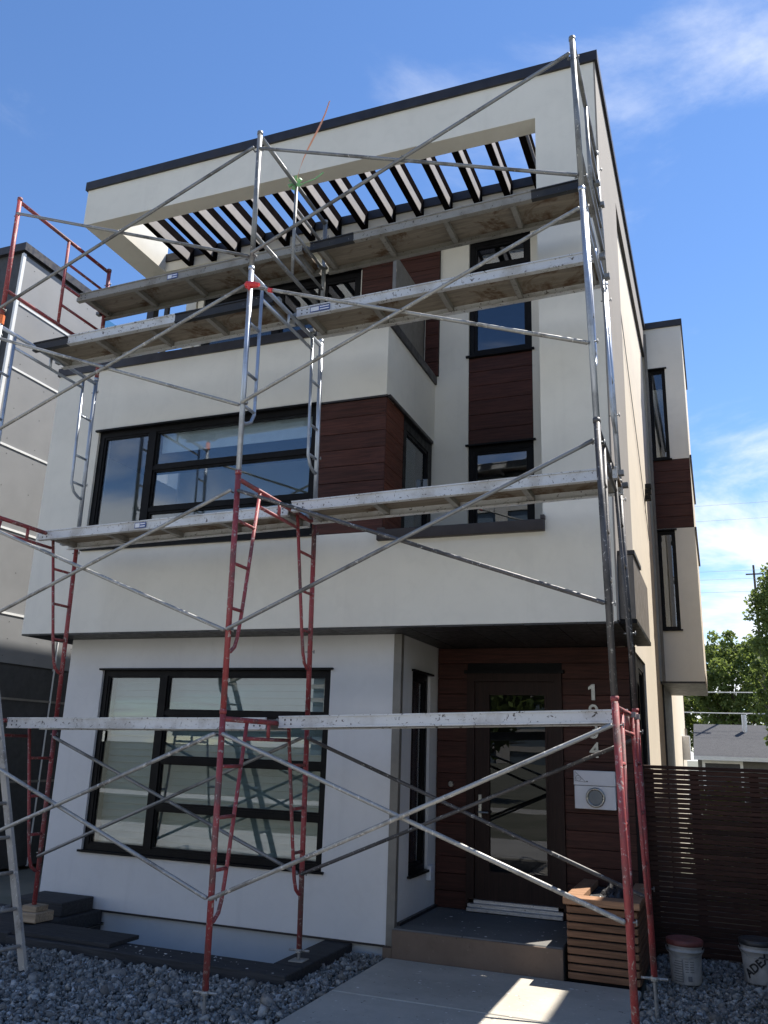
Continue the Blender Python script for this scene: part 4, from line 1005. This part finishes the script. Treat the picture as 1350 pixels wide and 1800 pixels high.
def tree(x, y, h, rx, rz, zc, n, leaf, size, label, group='trees behind the garage', seed=0):
    rng = np.random.default_rng(seed)
    o = thing('tree', label, 'tree', (x, y, 0), group=group)
    tr = MB().tube([(x, y, -0.1), (x + .1, y, h * 0.25), (x - .05, y + .1, h * 0.5), (x + .1, y, h * 0.8)], [0.22, 0.17, 0.12, 0.04], 8)
    tips = []
    for k in range(16):
        a = rng.uniform(0, 6.28); z0 = h * rng.uniform(0.2, 0.65); e = Vector((x + rx * .75 * math.cos(a), y + rx * .75 * math.sin(a), z0 + rz * rng.uniform(.1, .7)))
        mid = Vector((x, y, z0)).lerp(e, .5) + Vector((0, 0, .25)); tr.tube([(x, y, z0), mid, e], [0.07, 0.045, 0.015], 5); tips.append(e)
    tr.build('trunk', 'bark', o)
    nc = 240; cen = []
    while len(cen) < nc:
        p = rng.uniform(-1, 1, 3); q = np.linalg.norm(p)
        if 0.25 < q < 1: cen.append(np.array([p[0] * rx, p[1] * rx, p[2] * rz]))
    cen = np.array(cen); cr = rng.uniform(.10, .26, nc) * rx
    ci = rng.integers(0, nc, n); d = rng.normal(size=(n, 3)); d /= np.linalg.norm(d, axis=1)[:, None]
    pos = cen[ci] + d * (cr[ci] * rng.uniform(.3, 1.0, n) ** 0.5)[:, None] + np.array([x, y, zc])
    u = rng.normal(size=(n, 3)); u /= np.linalg.norm(u, axis=1)[:, None]
    w_ = np.cross(u, rng.normal(size=(n, 3))); w_ /= np.linalg.norm(w_, axis=1)[:, None]
    s = (size * rng.uniform(.6, 1.3, n))[:, None]
    V = np.stack([pos - u * s * .5, pos + w_ * s * .28, pos + u * s * .5, pos - w_ * s * .28], 1).reshape(-1, 3) - np.array([x, y, 0])
    me = bpy.data.meshes.new('crown'); me.from_pydata(V.tolist(), [], np.arange(n * 4).reshape(-1, 4).tolist()); me.materials.append(MT[leaf])
    link('crown', me, o)
tree(0.9, 55, 9.4, 2.3, 3.2, 6.3, 16000, 'leaf_a', 0.24, 'broad bright green tree straight behind the garage roof', seed=1)
tree(-2.4, 58, 8.0, 2.2, 2.8, 5.2, 9000, 'leaf_b', 0.26, 'darker green tree half hidden behind the house corner', seed=2)
tree(2.75, 37.6, 10.6, 1.5, 4.2, 6.2, 14000, 'leaf_b', 0.19, 'tall dark green tree at the right edge in front of the garage', seed=3)
tree(4.6, 60, 10.5, 2.8, 3.6, 6.6, 14000, 'leaf_a', 0.26, 'tree right of the broad tree behind the garage', seed=4)
tree(9.5, 57, 10.0, 2.8, 3.6, 6.2, 6000, 'leaf_b', 0.36, 'tree furthest right behind the garage', seed=5)

for i, (z, r, m_) in enumerate(((15.1, .0065, 'wire'), (14.25, .006, 'wire'), (11.5, .0065, 'wire'), (11.07, .006, 'wire'), (10.4, .007, 'wire'), (5.31, .026, 'wire_pale'), (4.29, .026, 'wire_pale'))):
    names = ['highest thin', 'second highest thin', 'third highest thin', 'fourth highest thin', 'thin low slung', 'upper pale thick', 'lower pale thick']
    w = MB(); pts = [(-30 + 5 * k, 46, z + 0.06 * abs(k - 6) * .5 - 0.02 * k) for k in range(14)]; w.tube(pts, r, 5)
    single(w, 'overhead_wire', m_, '%s overhead wire crossing the sky above the garage' % names[i], 'wire', 'overhead wires', True)
po = thing('utility_pole', 'distant wooden utility pole with a crossarm among the trees', 'pole', (2.25, 46.3, 0))
MB().tube([(2.25, 46.3, -0.1), (2.25, 46.3, 11.7)], [0.12, 0.05], 8).build('pole', 'bark', po)
MB().box(1.85, 2.65, 46.26, 46.34, 11.20, 11.26).build('crossarm', 'bark', po)

# ================================================================== gravel stones
def stones(name, spots, label, small):
    rng = np.random.default_rng(11)
    base = bmesh.new(); bmesh.ops.create_icosphere(base, subdivisions=1, radius=1.0)
    bv = np.array([v.co[:] for v in base.verts]); bf = np.array([[v.index for v in f.verts] for f in base.faces]); base.free()
    n = len(spots); nv = len(bv)
    lumps = [bv * rng.uniform(.55, 1.2, (nv, 1)) for _ in range(40)]
    L = np.stack(lumps)[rng.integers(0, 40, n)]
    sc = rng.lognormal(math.log(0.0225), .36, (n, 1, 1)) * np.stack([rng.uniform(.8, 1.5, n), rng.uniform(.7, 1.1, n), rng.uniform(.5, .85, n)], 1)[:, None, :]
    sc[small] *= 0.42
    V = L * sc; q = rng.normal(size=(n, 4)); q /= np.linalg.norm(q, axis=1)[:, None]
    a, b, c, d = q.T
    M = np.stack([np.stack([1-2*(c*c+d*d), 2*(b*c-a*d), 2*(b*d+a*c)], 1), np.stack([2*(b*c+a*d), 1-2*(b*b+d*d), 2*(c*d-a*b)], 1), np.stack([2*(b*d-a*c), 2*(c*d+a*b), 1-2*(b*b+c*c)], 1)], 1)
    V = np.einsum('nij,nkj->nki', M, V) + spots[:, None, :]
    F = (bf[None] + (np.arange(n) * nv)[:, None, None]).reshape(-1, 3)
    me = bpy.data.meshes.new(name); me.vertices.add(n * nv); me.vertices.foreach_set('co', V.reshape(-1).astype('f'))
    me.loops.add(len(F) * 3); me.loops.foreach_set('vertex_index', F.reshape(-1)); me.polygons.add(len(F))
    me.polygons.foreach_set('loop_start', np.arange(0, len(F) * 3, 3)); me.update(); me.validate()
    me.materials.append(MT['gravel_stone']); o = bpy.data.objects.new(name, me); COL.objects.link(o)
    tag(o, label, 'gravel', kind='stuff'); return o
rg = np.random.default_rng(5)
def scatter(x0, x1, y0, y1, dens, bad):
    n = int((x1 - x0) * (y1 - y0) * dens); p = np.stack([rg.uniform(x0, x1, n), rg.uniform(y0, y1, n), rg.uniform(-0.03, 0.012, n)], 1)
    for (a, b, c, d) in bad: p = p[~((p[:, 0] > a) & (p[:, 0] < b) & (p[:, 1] > c) & (p[:, 1] < d))]
    return p
def both(*r):
    a = scatter(*r[:4], 1050, r[4]); b = scatter(*r[:4], 1300, r[4]); b[:, 2] += 0.008
    return np.concatenate([a, b]), np.concatenate([np.zeros(len(a), bool), np.ones(len(b), bool)])
sp_, sm_ = both(-8.6, -3.13, 4.9, 8.28, [(-7.37, -3.48, 6.90, 8.6)])
stones('gravel', sp_, 'blue grey crushed stone around the window well', sm_)
sp_, sm_ = both(-0.74, 1.1, 5.2, 9.75, [(-0.77, -0.76, 8.2, 9.6)])
stones('gravel', sp_, 'shaded dark crushed stone in front of the slatted fence', sm_)
# droppings of stucco on the path and kerb of the well
rd = np.random.default_rng(9); ms = MB()
for i in range(230):
    if i < 150: x, y, z = rd.uniform(-3.05, -0.80), rd.uniform(5.2, 8.15), 0.0203
    elif i < 190: x, y, z = rd.uniform(-5.3, -3.55), rd.uniform(6.95, 7.22), 0.0803
    else: x, y, z = rd.uniform(-3.0, -1.5), rd.uniform(8.3, 9.4), 0.2723
    r = abs(rd.normal(0, .007)) + .003; k = 7; an = rd.uniform(0, 6.28)
    ring_ = [(x + r * rd.uniform(.6, 1.3) * math.cos(an + 6.283 * j / k), y + r * rd.uniform(.6, 1.3) * math.sin(an + 6.283 * j / k), z) for j in range(k)]
    ms.add(ring_ + [(x, y, z + r * .25)], [(j, (j + 1) % k, k) for j in range(k)])
tag(ms.build('stucco_splashes', 'rock_pale'), 'pale drips of dried stucco scattered on the path and porch', 'splashes', kind='stuff')
# a few pale stones lying in the planter, pebbles as things one can count
for i, (x, y, s) in enumerate(((-1.20, 8.50, .034), (-1.13, 8.52, .030), (-1.06, 8.47, .022))):
    m = MB(); prof = [(0.0, -s * .5), (s * .7, -s * .35), (s, 0), (s * .75, s * .38), (0.0, s * .5)]; m.lathe(prof, (x, y, 0.66), 9)
    m.v = [(a + random.uniform(-.004, .004), b + random.uniform(-.004, .004), c + random.uniform(-.004, .004)) for a, b, c in m.v]
    single(m, 'pebble', 'rock_pale', ['larger pale pebble, leftmost in the planter', 'pale pebble, middle one in the planter', 'smallest pale pebble, rightmost in the planter'][i], 'pebble', 'pebbles in the planter', True)
def tarp():
    rng = np.random.default_rng(3); nx, ny = 14, 22; m = MB(); vs = []
    for j in range(ny):
        for i in range(nx):
            u, v = i / (nx - 1), j / (ny - 1); edge = min(u, 1 - u, v, 1 - v)
            vs.append((-1.17 + 0.25 * u + rng.normal() * .008, 8.50 + 0.85 * v + rng.normal() * .01, 0.64 + min(1, edge * 6) * (0.04 + 0.05 * abs(math.sin(9 * u + 3 * v) * math.cos(7 * v + 2 * u))) + rng.normal() * .006))
    fs = [(j * nx + i, j * nx + i + 1, (j + 1) * nx + i + 1, (j + 1) * nx + i) for j in range(ny - 1) for i in range(nx - 1)]
    m.add(vs, fs); return single(m, 'plastic_sheet', 'lid_dark', 'crumpled black plastic sheet lying in the planter', 'plastic sheet')
tarp()

# ================================================================== across the street (seen mirrored in the windows)
def vehicle(x, y, mat, label, L, H, prof, glass):
    o = thing('parked_car', label, 'car', (x, y, -0.16), group='vehicles parked across the street')
    z = -0.16
    MB().prism([(x + a, z + b) for a, b in prof], y - 0.92, y + 0.92, 'y').build('body', mat, o)
    for s in (-1, 1):
        for g_ in glass: MB().prism([(x + a, z + b) for a, b in g_], y + s * 0.921 - 0.004, y + s * 0.921 + 0.004, 'y').build('window', 'tower_glass', o)
        for a in (-L * .31, L * .31):
            wh = MB().lathe([(0.0, -0.11), (0.33, -0.11), (0.36, -0.06), (0.36, 0.06), (0.33, 0.11), (0.0, 0.11)], (x + a, y + s * 0.84, z + 0.36), 24, 'y').build('wheel', 'rubber', o, True)
            MB().lathe([(0.0, s * 0.118), (0.20, s * 0.116), (0.22, s * 0.10)], (x + a, y + s * 0.84, z + 0.36), 20, 'y').build('rim', 'steel', wh)
vehicle(-1.2, -8.6, 'van_white', 'white cargo van parked across the street', 5.2, 2.2, [(-2.6, .35), (2.5, .35), (2.6, .8), (2.45, 1.15), (1.75, 1.35), (1.1, 2.15), (.7, 2.25), (-2.5, 2.25), (-2.6, 2.1)], [[(1.6, 1.35), (1.05, 2.0), (.35, 2.0), (.35, 1.35)]])
vehicle(4.6, -8.6, 'car_dark', 'dark estate car parked across the street', 4.5, 1.5, [(-2.2, .3), (2.2, .3), (2.25, .65), (2.1, .85), (1.0, .98), (.35, 1.48), (-1.5, 1.52), (-2.15, 1.05), (-2.25, .8)], [[(.85, 1.0), (.32, 1.40), (-.4, 1.42), (-.4, 1.0)], [(-.5, 1.0), (-.5, 1.42), (-1.4, 1.42), (-1.75, 1.05)]])
def tower(x, y, wx, wy, n, label):
    o = thing('tower_block', label, 'building', (x, y, 0), group='towers across the street')
    MB().box(x - wx / 2, x + wx / 2, y - wy / 2, y + wy / 2, -0.05, n * 3.1).build('glass_core', 'tower_glass', o)
    me = MB().box(-wx / 2 - .5, wx / 2 + .5, -wy / 2 - .5, wy / 2 + .5, 0, 0.9).mesh('floor_band'); me.materials.append(MT['tower_concrete'])
    for k in range(n): link('floor_band', me, o, (0, 0, 2.2 + k * 3.1))
    for s in (-1, 1): MB().box(x + s * wx * .3 - 1.2, x + s * wx * .3 + 1.2, y + wy / 2 + .51, y + wy / 2 + .9, 0, n * 3.1 + 1.5).build('pier', 'tower_concrete', o)
tower(-30, -150, 26, 20, 16, 'broad concrete tower across the street, furthest left'); tower(-75, -170, 22, 22, 13, 'square concrete tower across the street, far side'); tower(10, -190, 24, 22, 12, 'lower concrete tower across the street')
tree(-9, -15, 7.5, 2.6, 2.6, 4.8, 3500, 'leaf_a', 0.5, 'street tree across the road, left one', 'trees across the street', 6)
tree(1.5, -16, 8.0, 2.8, 2.8, 5.0, 3500, 'leaf_b', 0.5, 'street tree across the road, middle one', 'trees across the street', 7)
tree(11, -15, 7.0, 2.4, 2.4, 4.6, 3500, 'leaf_a', 0.5, 'street tree across the road, right one', 'trees across the street', 8)

def shrub(x, y, rx, h, n, label, seed):
    rng = np.random.default_rng(seed); o = thing('shrub', label, 'shrub', (x, y, 0), group='shrubs behind the fence')
    st = MB()
    for k in range(7):
        a = rng.uniform(0, 6.28); st.tube([(x, y, -0.05), (x + rx * .3 * math.cos(a), y + rx * .3 * math.sin(a), h * .5), (x + rx * .6 * math.cos(a), y + rx * .6 * math.sin(a), h * .85)], [0.025, 0.018, 0.006], 5)
    st.build('stem', 'bark', o)
    d = rng.normal(size=(n, 3)); d /= np.linalg.norm(d, axis=1)[:, None]; r = rng.uniform(.15, 1, n)[:, None] ** .45
    pos = d * r * np.array([rx, rx, h * .48]) * (1 + .15 * np.sin(7 * d[:, :1] + 5 * d[:, 1:2])) + np.array([0, 0, h * .5])
    u = rng.normal(size=(n, 3)); u /= np.linalg.norm(u, axis=1)[:, None]; w_ = np.cross(u, rng.normal(size=(n, 3))); w_ /= np.linalg.norm(w_, axis=1)[:, None]
    s = (0.09 * rng.uniform(.6, 1.3, n))[:, None]
    V = np.stack([pos - u * s * .5, pos + w_ * s * .28, pos + u * s * .5, pos - w_ * s * .28], 1).reshape(-1, 3)
    me = bpy.data.meshes.new('foliage'); me.from_pydata(V.tolist(), [], np.arange(n * 4).reshape(-1, 4).tolist()); me.materials.append(MT['leaf_b']); link('foliage', me, o)
shrub(0.05, 13.2, 0.55, 1.62, 5000, 'dark leafy shrub glimpsed through the fence slats, left one', 21)
shrub(0.95, 13.8, 0.6, 1.70, 5000, 'dark leafy shrub glimpsed through the fence slats, right one', 22)

def cedar(x, y, rx, h, n, label, seed):  # trees added out of view to darken the lower right corner
    rng = np.random.default_rng(seed); o = thing('cedar_tree', label, 'tree', (x, y, 0), group='cedars along the right boundary')
    MB().tube([(x, y, -0.05), (x, y, h * .9)], [0.07, 0.015], 7).build('trunk', 'bark', o)
    t = rng.uniform(0, 1, n); a = rng.uniform(0, 6.283, n); r = rx * np.minimum(1, (1 - t) * 2.2 + .05) * rng.uniform(.35, 1, n) ** .5 * (1 + .15 * np.sin(5 * a + 9 * t))
    pos = np.stack([r * np.cos(a), r * np.sin(a), .1 + t * h], 1)
    u = rng.normal(size=(n, 3)) + np.array([0, 0, 1.2]); u /= np.linalg.norm(u, axis=1)[:, None]; w_ = np.cross(u, rng.normal(size=(n, 3))); w_ /= np.linalg.norm(w_, axis=1)[:, None]
    s = (0.16 * rng.uniform(.6, 1.3, n))[:, None]
    V = np.stack([pos - u * s * .5, pos + w_ * s * .22, pos + u * s * .5, pos - w_ * s * .22], 1).reshape(-1, 3)
    me = bpy.data.meshes.new('foliage'); me.from_pydata(V.tolist(), [], np.arange(n * 4).reshape(-1, 4).tolist()); me.materials.append(MT['leaf_b']); link('foliage', me, o)
for i, (x, y, h) in enumerate(((2.3, 8.3, 5.2), (2.2, 7.1, 5.0), (2.35, 5.9, 4.7), (2.25, 4.7, 4.8))):
    cedar(x, y, 0.62, h, 5000, ['columnar cedar nearest the fence, beyond the right gravel strip', 'second columnar cedar from the fence, beyond the right gravel strip', 'third columnar cedar from the fence, beyond the right gravel strip', 'columnar cedar furthest from the fence, beyond the right gravel strip'][i], 40 + i)
